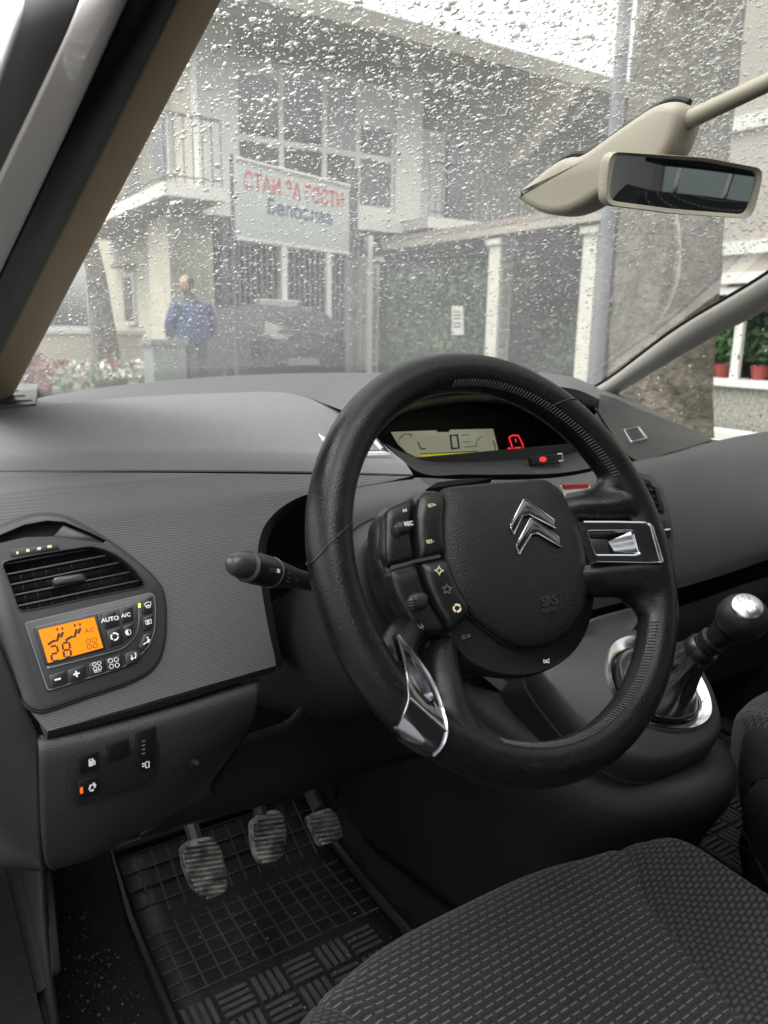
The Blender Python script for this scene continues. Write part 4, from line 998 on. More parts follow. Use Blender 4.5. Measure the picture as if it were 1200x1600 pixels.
gb = [p+V((0, .03, -.055)) for p in p5]; patch('glovebox_lid', [gb, [p+V((0, -.01, -.03)) for p in gb], [p+V((0, .03, -.22)) for p in gb]], 24, 12, M['lower'], DB)

# ---- driver's vent and climate unit: plane of the pod
pvn = V((0, -1, .47)).normalized(); pvd = pvn.dot(V((0, .197, .905)))
def z8(x, y): return (x/4, 780+y/4)
def PV(x, y): return onp(*z8(x, y), pvn, pvd)
eX = V((1, 0, 0)); eY = pvn.cross(eX).normalized()
outer = [PV(*p) for p in ((-160, 250), (0, 178), (150, 112), (280, 92), (400, 107), (560, 190), (720, 290), (860, 400), (960, 490), (1012, 560), (1034, 680), (1032, 860), (1000, 1000), (930, 1085), (800, 1150), (500, 1250), (250, 1336), (150, 1290), (60, 1060), (-40, 830), (-120, 600))]
outer = rounded(outer, .006, 3)
bezel = slab('vent_bezel', outer, pvn, -.030, .005, M['bezel'], DB, .0035)
vent_o = [PV(*p) for p in ((5, 402), (200, 357), (420, 320), (560, 300), (650, 320), (740, 365), (820, 430), (880, 500), (906, 538), (880, 556), (600, 612), (130, 710), (108, 690), (60, 550))]
vent_o = rounded(vent_o, .003, 2)
top_o = [PV(*p) for p in ((-60, 255), (150, 166), (290, 141), (400, 149), (560, 216), (660, 264), (640, 279), (320, 240), (150, 246), (-40, 290))]
c1 = slab('c', vent_o, pvn, -.024, .02, M['cavity']); c2 = slab('c', top_o, pvn, -.012, .02, M['cavity'])
cut(bezel, [c1, c2])
cut(ov, [slab('c', vent_o, pvn, -.05, .03, M['cavity']), slab('c', top_o, pvn, -.05, .03, M['cavity'])])
slab('vent_back', vent_o, pvn, -.0238, -.022, M['cavity'], DB)
slab('demister_back', top_o, pvn, -.0118, -.010, M['cavity'], DB)
slab('demister_flap', [PV(*p) for p in ((395, 160), (556, 222), (640, 266), (626, 272), (330, 236))], pvn, -.010, .0005, M['bezel'], DB, .001)
MB().tube(cr(outer, 120, True), .0018, 6, False, True).build('bezel_groove', M['black'], DB, True)
rim_o = cr(vent_o, 80, True); MB().tube([p+pvn*.0052 for p in rim_o], .0009, 5, False, True).build('vent_rim', M['trim'], DB, True)
for a, b in (((0, 405), (560, 306)), ((28, 468), (660, 347)), ((56, 532), (742, 392)), ((84, 596), (806, 452)), ((104, 664), (874, 502))):
    p, q = PV(*a), PV(*b); dn = -eY*.0026; back = -pvn*.018
    slab('vent_slat', [p, q, q+dn*.55, p+dn*.55], pvn, -.012, .0005, M['bezel'], DB, .0003)
for k in range(9):
    a = PV(120+k*85, 330-k*2+40); bq = PV(190+k*80, 690-k*18)
    slab('vent_vane', [a, a+eX*.0012, bq+eX*.0012, bq], pvn, -.0219, -.0204, M['black'], DB)
dome('vent_tab', rounded([PV(*p) for p in ((318, 508), (345, 490), (515, 466), (533, 488), (535, 515), (330, 548))], .003, 3), pvn, [(1, -.004), (1, .003), (.9, .0055), (.6, .0065)], M['bezel'], DB)
vt = slab('vent_indicator', [PV(*p) for p in ((56, 322), (348, 286), (370, 320), (66, 370))], pvn, -.002, .0062, M['black'], DB, .0006)
for i, (x, y, s) in enumerate(((105, 344, 8), (170, 330, 11), (240, 318, 13), (305, 305, 15))): slab('print', [PV(x-s, y+8), PV(x-s, y-8), PV(x+s*.8, y-10), PV(x+s*.8, y+6)], pvn, .0062, .0065, M['cream'], vt)
# climate unit
CU = slab('climate_unit', rounded([PV(*p) for p in ((142, 775), (930, 587), (958, 602), (966, 700), (962, 820), (930, 920), (860, 1000), (770, 1056), (287, 1208))], .003, 3), pvn, .0, .0075, M['bezel'], DB, .0008)
strokes('panel_line', [('c', rounded([PV(*p) for p in ((150, 782), (928, 596), (952, 610), (958, 700), (954, 820), (922, 915), (852, 993), (764, 1048), (292, 1198))], .003, 3))], pvn, .0007, M['dim'], CU, .0078)
inn = rounded([PV(*p) for p in ((196, 802), (822, 655), (850, 668), (856, 780), (832, 868), (760, 936), (690, 960), (282, 1062))], .004, 4)
slab('raised_panel', inn, pvn, .0074, .0098, M['bezel'], CU, .0012)
strokes('silver_edge', [cr([PV(*p) for p in ((830, 662), (846, 690), (848, 780), (824, 865), (755, 930), (690, 953), (490, 1005), (284, 1056))], 40)], pvn, .0022, M['satin'], CU, .0096)
slab('screen_surround', rounded([PV(*p) for p in ((212, 812), (592, 724), (648, 946), (278, 1046))], .002, 3), pvn, .0098, .0104, M['black'], CU, .0004)
SC = slab('climate_screen', [PV(*p) for p in ((230, 826), (575, 745), (630, 934), (290, 1029))], pvn, .0100, .0108, M['amber'], CU)
HH = .0112
def seg7(cx_, cy_, s, segs, sl=.16):
    P = {'tl': (-.5, 1), 'tr': (.5, 1), 'ml': (-.5, 0), 'mr': (.5, 0), 'bl': (-.5, -1), 'br': (.5, -1)}
    q = {k: PV(cx_, cy_)+eX*(x*s*.9+y*s*sl*0)+eY*(y*s) for k, (x, y) in P.items()}
    S_ = {'a': ('tl', 'tr'), 'b': ('tr', 'mr'), 'c': ('mr', 'br'), 'd': ('bl', 'br'), 'e': ('ml', 'bl'), 'f': ('tl', 'ml'), 'g': ('ml', 'mr')}
    return [[q[S_[k][0]].lerp(q[S_[k][1]], .10), q[S_[k][0]].lerp(q[S_[k][1]], .90)] for k in segs]
strokes('temperature_digits', seg7(330, 970, .0062, 'abged')+seg7(405, 948, .0062, 'abcdefg'), pvn, .0017, M['darkprint'], CU, HH)
man = []
for dx, dy in ((0, 0), (108, -25)):
    man += [[PV(288+dx, 916+dy), PV(325+dx, 892+dy), PV(346+dx, 892+dy), PV(358+dx, 845+dy)], [PV(340+dx, 824+dy), PV(352+dx, 821+dy)], [PV(368+dx, 872+dy), PV(382+dx, 838+dy)], [PV(372+dx, 818+dy), PV(384+dx, 815+dy)]]
strokes('seat_symbols', man, pvn, .0021, M['darkprint'], CU, HH)
text('lettering', 'A/C', PV(548, 828), eX, eY, .0052, M['darkprint'], CU, HH)
def fan(cx_, cy_, s): return [('c', [PV(cx_, cy_)+eX*(s*(dx*.55+.42*math.cos(a)))+eY*(s*(dy*.55+.42*math.sin(a))) for a in np.linspace(0, 6.28, 11)[:-1]]) for dx, dy in ((-1, 1), (1, 1), (1, -1), (-1, -1))]
strokes('fan_symbol', fan(560, 908, .0046), pvn, .0006, M['darkprint'], CU, HH)
bts = dict(auto=((616, 727), (705, 704), (735, 790), (640, 818)), ac=((722, 699), (812, 676), (818, 765), (748, 785)), rec=((648, 832), (738, 806), (762, 900), (668, 930)), dot=((752, 802), (818, 782), (808, 850), (774, 890)))
for k, q in bts.items(): slab('button', rounded([PV(*p) for p in q], .0015, 2), pvn, .0098, .0112, M['black'], CU, .0006)
b2 = (((870, 632), (934, 614), (942, 710), (878, 726)), ((876, 746), (942, 728), (938, 814), (882, 830)), ((884, 848), (938, 840), (920, 900), (884, 956), (850, 930)), ((762, 972), (832, 948), (876, 978), (840, 1022), (776, 1044)), ((540, 1032), (638, 1006), (652, 1080), (550, 1110)), ((645, 1004), (744, 976), (758, 1050), (660, 1078)), ((290, 1106), (400, 1074), (414, 1156), (312, 1186)), ((408, 1072), (520, 1040), (530, 1122), (424, 1154)))
for q in b2: slab('button', rounded([PV(*p) for p in q], .0015, 2), pvn, .0074, .0092, M['black'], CU, .0006)
hb1, hb2 = .0115, .0095
text('lettering', 'AUTO', PV(672, 760), eX, eY, .0054, M['white'], CU, hb1, bold=.02)
text('lettering', 'A/C', PV(770, 735), eX, eY, .0050, M['white'], CU, hb1, bold=.02)
text('lettering', 'REST', PV(598, 1078), eX, eY, .0032, M['white'], CU, hb2)
strokes('minus_plus', [[PV(332, 1134), PV(370, 1124)], [PV(447, 1100), PV(486, 1090)], [PV(462, 1076), PV(470, 1114)]], pvn, .0014, M['white'], CU, hb2)
strokes('fan_symbol', fan(594, 1046, .0036)+fan(698, 1028, .0044), pvn, .0005, M['white'], CU, hb2)
def circ(c, r, a0=0, a1=360, n=14): return [PV(c[0], c[1])+eX*(r*math.cos(rad(a)))+eY*(r*math.sin(rad(a))) for a in np.linspace(a0, a1, n)]
strokes('recirculation_symbol', [circ((700, 866), .0030, 10, 110), circ((700, 866), .0030, 130, 230), circ((700, 866), .0030, 250, 350)], pvn, .0013, M['white'], CU, hb1)
slab('half_disc', circ((784, 840), .0024, 90, 270), pvn, .0111, hb1+.0001, M['white'], CU); strokes('half_ring', [circ((784, 840), .0024)], pvn, .0005, M['white'], CU, hb1)
strokes('demist_symbol', [[PV(886, 664), PV(905, 652), PV(928, 650), PV(926, 672), PV(910, 668), PV(896, 680), PV(886, 664)], [PV(900, 672), PV(902, 690)], [PV(910, 670), PV(912, 690)], [PV(920, 668), PV(922, 688)]], pvn, .0007, M['white'], CU, hb2)
strokes('demist_symbol', [('c', [PV(892, 768), PV(928, 758), PV(930, 782), PV(898, 790)]), [PV(904, 768), PV(906, 786)], [PV(914, 765), PV(916, 784)]], pvn, .0008, M['white'], CU, hb2)
strokes('airflow_symbol', [[PV(880, 915), PV(896, 902), PV(904, 902), PV(912, 878)], [PV(900, 872), PV(912, 870)], [PV(914, 900), PV(918, 880)]], pvn, .0011, M['white'], CU, hb2)
strokes('airflow_symbol', [[PV(806, 980), PV(812, 1000), PV(832, 996), PV(834, 976)], [PV(804, 996), PV(812, 1010)], [PV(826, 970), PV(836, 968)]], pvn, .0011, M['white'], CU, hb2)
slab('amber_lamp', [PV(849, 662), PV(860, 659), PV(862, 684), PV(851, 687)], pvn, .0098, .0105, M['amberled'], CU)
slab('amber_lamp', [PV(857, 758), PV(866, 756), PV(868, 776), PV(859, 778)], pvn, .0075, .0082, M['black'], CU)

# ---- knee panel with the small switches
KY = [(58, 1152, .180), (150, 1133, .180), (280, 1098, .180), (404, 1062, .180)]
k1 = [(60, 1170, .172), (150, 1150, .170), (280, 1116, .170), (405, 1078, .172)]
k2 = [(62, 1230, .172), (160, 1210, .172), (290, 1168, .174), (398, 1118, .182)]
k3 = [(64, 1290, .182), (165, 1270, .184), (300, 1205, .195), (386, 1142, .205)]
k4 = [(70, 1345, .205), (140, 1330, .208), (215, 1290, .215), (330, 1225, .225)]
k5 = [(82, 1357, .230), (145, 1338, .230), (215, 1300, .232), (335, 1240, .235)]
KP = patch('knee_panel', [Yr(x, 0) for x in (KY, k1, k2, k3, k4, k5)], 40, 34, M['knee'], DB); solid(KP, .004, 0)
patch('lower_cover', [Yr(x, 0) for x in ([(300, 1195, .235), (385, 1150, .235), (450, 1125, .235), (478, 1096, .235), (560, 1078, .25), (660, 1065, .27)], [(300, 1230, .235), (390, 1200, .235), (450, 1185, .235), (500, 1170, .235), (580, 1150, .245), (660, 1140, .27)], [(225, 1300, .240), (330, 1270, .240), (430, 1245, .240), (520, 1215, .24), (600, 1190, .25), (660, 1175, .27)], [(225, 1305, .30), (330, 1275, .30), (430, 1250, .30), (520, 1220, .30), (600, 1194, .30), (660, 1180, .30)])], 30, 20, M['lower'], DB, .003)
kn = V((0, -1, .03)).normalized()
def K_(x, y, Y=.168): return onY(x/2, 1000+y/2, Y)
sw = slab('switch_panel', rounded([K_(*p) for p in ((206, 365), (240, 345), (480, 262), (498, 270), (498, 392), (470, 440), (240, 520), (212, 490))], .004, 3), kn, -.012, .001, M['black'], DB, .0015)
for q in (((240, 362), (305, 342), (308, 395), (245, 414)), ((330, 326), (400, 303), (402, 355), (335, 377)), ((420, 288), (485, 266), (484, 384), (426, 408)), ((240, 440), (305, 417), (308, 470), (246, 488))):
    slab('switch', rounded([K_(*p) for p in q], .0015, 2), kn, .001, .0035, M['hubs'], sw, .0008)
strokes('fuel_symbol', [('c', [K_(*p) for p in ((276, 368), (286, 365), (287, 386), (277, 389))]), [K_(288, 370), K_(293, 374), K_(293, 384)]], kn, .0014, M['white'], sw, .0037)
slab('symbol', [K_(*p) for p in ((277, 374), (286, 371), (287, 385), (278, 388))], kn, .0035, .0038, M['white'], sw)
strokes('stability_symbol', [[K_(276, 462), K_(280, 448), K_(290, 445), K_(294, 456)], [K_(278, 466), K_(290, 462)], [K_(288, 440), K_(296, 450)]], kn, .0017, M['white'], sw, .0037)
slab('orange_lamp', [K_(*p) for p in ((247, 456), (256, 453), (257, 472), (248, 475))], kn, .0035, .0038, M['orangeled'], sw)
strokes('headlamp_symbol', [[K_(452, 376), K_(462, 374), K_(462, 392), K_(453, 394), K_(450, 385), K_(452, 376)], [K_(440, 382), K_(448, 380)], [K_(440, 390), K_(448, 388)]], kn, .0012, M['white'], sw, .0037)
strokes('level_marks', [[K_(440, 312+i*13), K_(450, 309+i*13)] for i in range(4)], kn, .0012, M['dim'], sw, .0037)
# small turned catch on the panel
MB().tube([K_(600, 385, .185), K_(608, 380, .176), K_(616, 384, .170)], [.003, .0028, .002], 8).build('catch', M['bezel'], DB, True)
# side end of the dash and door-side trim
patch('side_end', [Yr(x, 0) for x in ([(-60, 870, .215), (-20, 960, .19), (20, 1060, .178), (60, 1150, .178)], [(-80, 1000, .2), (-40, 1080, .19), (5, 1150, .185), (62, 1235, .180)], [(-80, 1200, .2), (-40, 1250, .2), (10, 1300, .2), (68, 1350, .205)], [(-90, 1350, .26), (-40, 1352, .26), (10, 1355, .25), (80, 1360, .24)])], 24, 24, M['trim'], DB, .003)
# ================================================================== STEERING WHEEL
W0 = V((-.37, 0, .98)); TAU = rad(30)
wn_ = V((0, -math.cos(TAU), math.sin(TAU))); we1 = V((1, 0, 0)); we2 = V((0, math.sin(TAU), math.cos(TAU)))
def WL(u, v, h=0.0): return W0+we1*u+we2*v+wn_*h
def WP(x, y, h=0.0): return onp(x, y, wn_, (W0+wn_*h).dot(wn_))
SW = thing('steering_wheel', 'black leather steering wheel with chrome spoke inserts and fixed airbag hub', 'steering wheel', tuple(W0))
RM, RT = .1748, .0186
mb = MB()
mb.tube([WL(RM*math.cos(a), RM*math.sin(a)) for a in np.linspace(0, 2*math.pi, 97)[:-1]], RT, 20, False, True)
def snap(p):
    d = p-W0; h = d.dot(wn_); d = d-wn_*h; return W0+d.normalized()*RM
def arm(pts, r):
    pts = [snap(pts[0])]+list(pts[1:])
    mb.tube(cr(pts, 16), list(np.interp(np.linspace(0, 1, 16), np.linspace(0, 1, len(r)), r)), 14)
arm([WP(1018, 792, .0), WP(985, 793, -.002), WP(940, 796, -.008), WP(880, 800, -.022), WP(830, 830, -.05)], [.0185, .0175, .0155, .014, .012])
arm([WP(1010, 770, .0), WP(975, 780, -.004), WP(930, 784, -.012), WP(880, 790, -.026)], [.0185, .016, .0135, .012])
arm([WP(975, 725, .0), WP(955, 762, -.005), WP(925, 782, -.014)], [.0165, .015, .011])
arm([WP(1030, 903, .0), WP(1000, 898, -.002), WP(960, 900, -.008), WP(900, 902, -.02), WP(840, 890, -.05)], [.0185, .017, .015, .0135, .012])
arm([WP(1035, 925, .0), WP(995, 912, -.004), WP(950, 912, -.010), WP(890, 915, -.026)], [.0185, .016, .0135, .012])
arm([WP(1022, 960, .0), WP(1000, 932, -.005), WP(960, 915, -.012)], [.0165, .0145, .011])
arm([WP(618, 1105, -.002), WP(612, 1060, -.007), WP(622, 1012, -.018), WP(660, 960, -.042), WP(710, 900, -.065)], [.018, .0165, .015, .0135, .012])
arm([WP(735, 1182, .0), WP(708, 1130, -.006), WP(694, 1075, -.013), WP(690, 1010, -.032), WP(720, 930, -.06)], [.0185, .0165, .0145, .013, .012])
arm([WP(790, 1195, .0), WP(740, 1150, -.004), WP(712, 1100, -.012)], [.016, .014, .010])
rim = mb.build('rim', M['leather'], SW)
rm = rim.modifiers.new('remesh', 'REMESH'); rm.mode = 'VOXEL'; rm.voxel_size = .0028; rm.use_smooth_shade = True
sm = rim.modifiers.new('smooth', 'SMOOTH'); sm.factor = .5; sm.iterations = 9
# leather seams across the rim and the stitching along the inner edge
def angle_of(x, y):
    p = WP(x, y)-W0; return math.atan2(p.dot(we2), p.dot(we1))
for (x, y), sk in (((510, 845), .10), ((868, 640), -.10), ((1000, 810), .0)):
    a = angle_of(x, y)
    pts = [WL((RM+(RT+.0001)*math.cos(t))*math.cos(a+sk*math.cos(t)), (RM+(RT+.0001)*math.cos(t))*math.sin(a+sk*math.cos(t)), (RT+.0001)*math.sin(t)) for t in np.linspace(-.9, math.pi+.9, 24)]
    if (x, y) != (1000, 810): MB().tube(pts, .0006, 5).build('seam', M['black'], SW, True)
mb = MB()
def stitch_run(a0, a1, n):
    for i in range(n):
        a = a0+(a1-a0)*i/(n-1); t = math.pi*.80; d = (a1-a0)/n*.55
        p = [WL((RM+(RT+.0006)*math.cos(tt))*math.cos(aa), (RM+(RT+.0006)*math.cos(tt))*math.sin(aa), (RT+.0006)*math.sin(tt)) for aa, tt in ((a-d*.4, t-.18), (a+d*.1, t), (a+d*.5, t+.18))]
        mb.tube(p, .00055, 4)
stitch_run(angle_of(980, 960), angle_of(770, 1180), 74); stitch_run(angle_of(935, 760), angle_of(700, 610), 64)
tag(mb.build('stitching', M['stitch'], SW), kind='stuff')
def zw(x, y): return (540+x/4.705, 880+y/4.705)
# chrome insert of the right spoke
def wl(pts, h=0.0): return [WP(x, y, h) for x, y in pts]
def tilt(ang, r0, h0, r1, h1):
    dv = we1*math.cos(ang)+we2*math.sin(ang); k = (h1-h0)/(r1-r0)
    n = (wn_-dv*k).normalized(); p0 = W0+dv*r1+wn_*h1
    return n, (lambda x, y, h=0.0: onp(x, y, n, n.dot(p0)+h))
def surf(r0, h0, r1=.163, h1=.0172):
    def h_of(r):
        if r < r1: return h0+(h1-h0)*(r-r0)/(r1-r0)
        return math.sqrt(max(0.0, (RT+.0020)**2-(r-RM)**2))
    def fn(P, off=0.0):
        d = P-W0; h = d.dot(wn_); r = (d-wn_*h).length
        return h_of(r)+off-h
    return lambda x, y, off=0.0: onf(x, y, lambda P: fn(P, off), .3, 1.0)
def wrapring(name, outer, inner, sf, mat, N=100, K=9, skirt=.008, curved=False, lip=.0008):
    """a trim plate that follows the rounded rim; the hole in it is the inner outline"""
    up = lambda q: [V((p[0], p[1], 0)) for p in q]
    A = (cr if curved else lin)(up(outer), N, True); B = lin(up(inner), N, True)
    k = min(range(N), key=lambda i: (B[i]-A[0]).length); B = B[k:]+B[:k]
    if sum((A[i]-B[i]).length for i in range(N)) > sum((A[i]-B[-i]).length for i in range(N)): B = [B[-i] for i in range(N)]
    rings = []
    top = [[sf(p.x, p.y, lip if 0 < j < K-1 else 0) for p in (A[i].lerp(B[i], j/(K-1)) for i in range(N))] for j in range(K)]
    rings = [[p-wn_*skirt for p in top[0]]]+top+[[p-wn_*skirt*1.4 for p in top[-1]]]
    return loft(name, rings, mat, SW, False, False, True, 50)
RS = surf(.088, .000)
o_r = [(912, 814), (960, 814), (1008, 815), (1019, 822), (1028, 850), (1037, 879), (1020, 881), (975, 880), (930, 879), (921, 845)]
i_r = [(919, 831), (985, 830), (990, 833), (999, 863), (990, 866), (931, 866), (924, 850)]
wrapring('chrome_insert', o_r, i_r, RS, M['platechrome'])
rc_ = [RS(*p) for p in i_r]; rcn = (rc_[1]-rc_[0]).cross(rc_[5]-rc_[0]).normalized(); rcn = rcn if rcn.dot(wn_) > 0 else -rcn
slab('insert_recess', rc_, rcn, -.016, -.010, M['gloss'], SW)
slab('insert_block', [RS(*p) for p in ((923, 840), (952, 841), (956, 865), (930, 865))], rcn, -.012, -.003, M['black'], SW, .001)
slab('insert_facet', [RS(950, 846, -.009), RS(986, 831, -.001), RS(998, 864, -.001), RS(960, 862, -.009)], rcn, -.004, .0, M['chrome'], SW, .0005)
slab('rim_edge_trim', [RS(*p) for p in ((1013, 817), (1019, 822), (1036, 878), (1030, 879))], wn_, -.004, .0014, M['satin'], SW, .0005)
# chrome insert of the lower left spoke
oL = [zw(*p) for p in ((378, 520), (440, 600), (482, 645), (560, 745), (640, 870), (700, 1030), (745, 1212), (738, 1300), (700, 1372), (650, 1420), (580, 1405), (420, 1292), (386, 1195), (420, 1130), (466, 1000), (460, 900), (432, 720))]
iL = [zw(*p) for p in ((430, 640), (500, 690), (560, 800), (630, 940), (660, 1060), (600, 1040), (520, 950), (480, 840), (450, 720))]
LS = surf(.085, .006)
wrapring('chrome_insert', oL, iL, LS, M['smoked'], 110, 12)
lc_ = [LS(*zw(*p)) for p in ((425, 630), (520, 680), (640, 900), (668, 1075), (590, 1050), (500, 950))]
lcn = (lc_[1]-lc_[0]).cross(lc_[3]-lc_[0]).normalized(); lcn = lcn if lcn.dot(wn_) > 0 else -lcn
slab('insert_recess', lc_, lcn, -.014, -.005, M['satin'], SW)
lsp = lambda q, n=24: [LS(p.x, p.y, .0012) for p in cr([V((*zw(*t), 0)) for t in q], n)]
MB().tube(lsp(((385, 525), (440, 596), (482, 642), (560, 742), (642, 872), (702, 1030), (744, 1210), (732, 1300), (694, 1370), (648, 1412)), 40), .0011, 6).build('chrome_line', M['chrome'], SW, True)
MB().tube(lsp(((470, 992), (600, 1110), (742, 1236))), .0011, 6).build('chrome_line', M['chrome'], SW, True)
MB().tube(lsp(((382, 530), (432, 720), (460, 900), (466, 1000), (422, 1130), (390, 1190))), .0007, 6).build('chrome_line', M['satin'], SW, True)
e1_ = cr([V((*zw(*t), 0)) for t in ((425, 1132), (500, 1200), (585, 1300))], 16); e2_ = cr([V((*zw(*t), 0)) for t in ((388, 1195), (410, 1278), (560, 1340))], 16)
patch('chrome_end', [[LS(p.x, p.y, .0022) for p in e1_], [LS((p.x+q.x)/2, (p.y+q.y)/2, .0024) for p, q in zip(e1_, e2_)], [LS(q.x, q.y, .0022) for q in e2_]], 16, 8, M['chrome'], SW)

# ---- fixed hub
hH = -.018
zq = lambda x, y: (580+x/3.158, 740+y/3.158)
hubo = [zq(*p) for p in ((50, 205), (62, 172), (200, 110), (232, 92), (310, 94), (520, 48), (700, 36), (850, 34), (900, 36), (960, 92), (1030, 200), (1072, 330), (1105, 480), (1112, 600), (1100, 705), (1050, 835), (960, 930), (830, 992), (700, 1004), (560, 975), (450, 905), (380, 806), (270, 806), (192, 772), (150, 692), (100, 600), (66, 490), (50, 400))]
ho = cr(wl(hubo, hH), 90, True)
def ringset(pts, hs):
    c = sum(pts, V((0, 0, 0)))/len(pts); return [[c+(p-c)*s+wn_*h for p in pts] for s, h in hs]
loft('hub_shell', ringset(ho, ((.55, -.075), (.80, -.060), (.95, -.035), (1.0, -.012), (.992, -.004), (.975, -.001))), M['hubs'], SW, angle=60)
air = [zq(*p) for p in ((338, 95), (520, 60), (700, 45), (845, 38), (882, 62), (948, 142), (1000, 215), (1042, 320), (1058, 430), (1054, 560), (1020, 690), (950, 792), (860, 850), (760, 868), (660, 842), (560, 772), (470, 692), (400, 592), (352, 470), (332, 350), (330, 230), (342, 150))]
ao = cr(wl(air, hH), 110, True); ac_ = sum(ao, V((0, 0, 0)))/len(ao)
dome('airbag_cover', ao, wn_, [(1.0, -.004), (1.0, .0035), (.985, .0062), (.95, .0085), (.85, .0115), (.7, .0135), (.5, .015), (.3, .0158), (.12, .016)], M['hub'], SW, ac_)
MB().tube([p+wn_*.0005 for p in ao], .0012, 5, False, True).build('cover_gap', M['cavity'], SW, True)
def pod(name, pts, prof, mat=None):
    o = rounded(cr(wl([zq(*p) for p in pts], hH), 40, True), .0001, 1) if False else lin(rounded(wl([zq(*p) for p in pts], hH), .004, 4), 48, True)
    return dome(name, o, wn_, prof, mat or M['hubs'], SW)
pf_hi = [(1, -.004), (1, .006), (.94, .0095), (.82, .0115), (.5, .0125)]
pf_lo = [(1, -.012), (1, .002), (.95, .005), (.84, .0065), (.5, .007)]
pod('control_pad', ((52, 210), (66, 176), (190, 122), (176, 240), (182, 340), (200, 432), (70, 468), (50, 395)), pf_lo)
pod('control_pad', ((208, 122), (238, 98), (308, 98), (338, 130), (328, 230), (328, 340), (338, 415), (214, 446), (196, 330), (190, 220)), pf_hi)
pod('control_pad', ((70, 484), (204, 448), (236, 560), (290, 680), (362, 790), (272, 798), (196, 764), (152, 690), (102, 596)), pf_lo)
pod('control_pad', ((216, 452), (340, 428), (362, 492), (404, 592), (466, 692), (372, 792), (300, 680), (246, 560)), pf_hi)
strokes('chrome_strip', [cr(wl([zq(*p) for p in ((58, 484), (120, 468), (185, 450), (235, 440), (300, 426))], hH), 24)], wn_, .0026, M['satin'], SW, .0128)
strokes('pad_joint', [wl([zq(466, 695), zq(420, 745), zq(372, 800)], hH)], wn_, .001, M['cavity'], SW, .0045)
strokes('pad_joint', [wl([zq(1025, 312), zq(1080, 300)], hH), wl([zq(1052, 572), zq(1108, 560)], hH)], wn_, .001, M['cavity'], SW, .001)
for cx_, cy_, rx, ry in ((132, 278, 52, 38), (208, 640, 56, 50)):
    rl = dome('roller', [WP(*zq(cx_+rx*math.cos(a)*(abs(math.cos(a))**-.3 if abs(math.cos(a)) > .1 else 1), cy_-ry*math.sin(a)*.95-rx*math.cos(a)*.16), hH) for a in np.linspace(0, 6.28, 25)[:-1]], wn_, [(1, .001), (.98, .006), (.85, .009), (.5, .0105)], M['black'], SW)
    for i in range(7):
        t = (i-3)/3.2; yy = cy_+t*ry*.85; hwid = rx*math.sqrt(max(.1, 1-t*t))*.66
        MB().tube([WP(*zq(cx_-hwid, yy+hwid*.16), hH+.0065), WP(*zq(cx_, yy), hH+.0116-.004*t*t), WP(*zq(cx_+hwid, yy-hwid*.16), hH+.0065)], .0009, 5).build('ridge', M['trim'], rl)
def wt(name, s, x, y, size, mat, h, **k): return text(name, s, WP(*zq(x, y), hH), we1, we2, size, mat, SW, h, **k)
wt('lettering', 'REC', 150, 268, .0050, M['white'], .0118, bold=.02)
wt('lettering', 'SET+', 262, 180, .0040, M['cream'], .0127, bold=.02)
wt('lettering', 'SET-', 252, 356, .0040, M['cream'], .0127, bold=.02)
wt('lettering', 'SRS', 825, 645, .0115, M['trim'], .0155, bold=.03, squash=1.1); wt('lettering', 'AIRBAG', 828, 688, .0055, M['trim'], .0150, bold=.02)
def wz(*p): return WP(*zq(*p), hH)
strokes('pause_mark', [[wz(138, 190), wz(139, 203)], [wz(149, 187), wz(150, 200)]], wn_, .0012, M['white'], SW, .0075)
star = []
for i in range(8):
    a = math.pi/4*i+math.pi/2; r_ = (22, 9)[i % 2]; star.append(wz(294+r_*math.cos(a), 497-r_*math.sin(a)))
strokes('star_symbol', [('c', star)], wn_, .0010, M['cream'], SW, .0130)
star = []
for i in range(10):
    a = math.pi/5*i+math.pi/2; r_ = (26, 12)[i % 2]; star.append(wz(332+r_*math.cos(a), 588-r_*math.sin(a)))
strokes('star_symbol', [('c', star)], wn_, .0007, M['dim'], SW, .0130)
strokes('recirculation_symbol', [[wz(381+17*math.cos(rad(a)), 680-17*math.sin(rad(a))) for a in np.linspace(a0, a0+100, 7)] for a0 in (30, 150, 270)], wn_, .0017, M['cream'], SW, .0130)
strokes('horn_symbol', [('c', [wz(848, 920), wz(862, 925), wz(876, 914), wz(876, 934), wz(862, 930), wz(850, 934)])], wn_, .0010, M['white'], SW, .0006)
strokes('menu_symbol', [('c', [wz(445, 803), wz(462, 798), wz(464, 812), wz(447, 816)]), [wz(470, 798), wz(484, 795)], [wz(470, 806), wz(486, 803)]], wn_, .0006, M['dim'], SW, .0008)
strokes('menu_symbol', [[wz(205, 755), wz(222, 772)], [wz(214, 772), wz(236, 760)], [wz(222, 748), wz(230, 778)]], wn_, .0007, M['dim'], SW, .0078)
strokes('fold_line', [cr([wz(680, 510), wz(760, 496), wz(840, 478), wz(930, 462)], 12)], wn_, .0010, M['cavity'], SW, .0152)
for x, y in ((960, 105), (1046, 240), (1082, 370), (1100, 535)): strokes('hub_mark', [[wz(x-8, y-2), wz(x+8, y+2)]], wn_, .0011, M['white'], SW, -.0005)
# the emblem: two stacked chevrons
def chev(o, i_, name):
    p = wl([zq(*q) for q in o+i_], hH); ch = slab(name, p, wn_, .013, .0180, M['emblem'], SW, .0012)
    MB().tube([q_+wn_*.0178 for q_ in p], .00075, 6, False, True).build('emblem_edge', M['chrome'], ch, True)
chev(((690, 160), (708, 162), (838, 255), (846, 296)), ((720, 232), (690, 236), (645, 328), (628, 298), (632, 278)), 'emblem_chevron')
chev(((722, 252), (740, 254), (862, 340), (875, 388)), ((760, 322), (728, 328), (672, 424), (657, 392), (662, 372)), 'emblem_chevron')

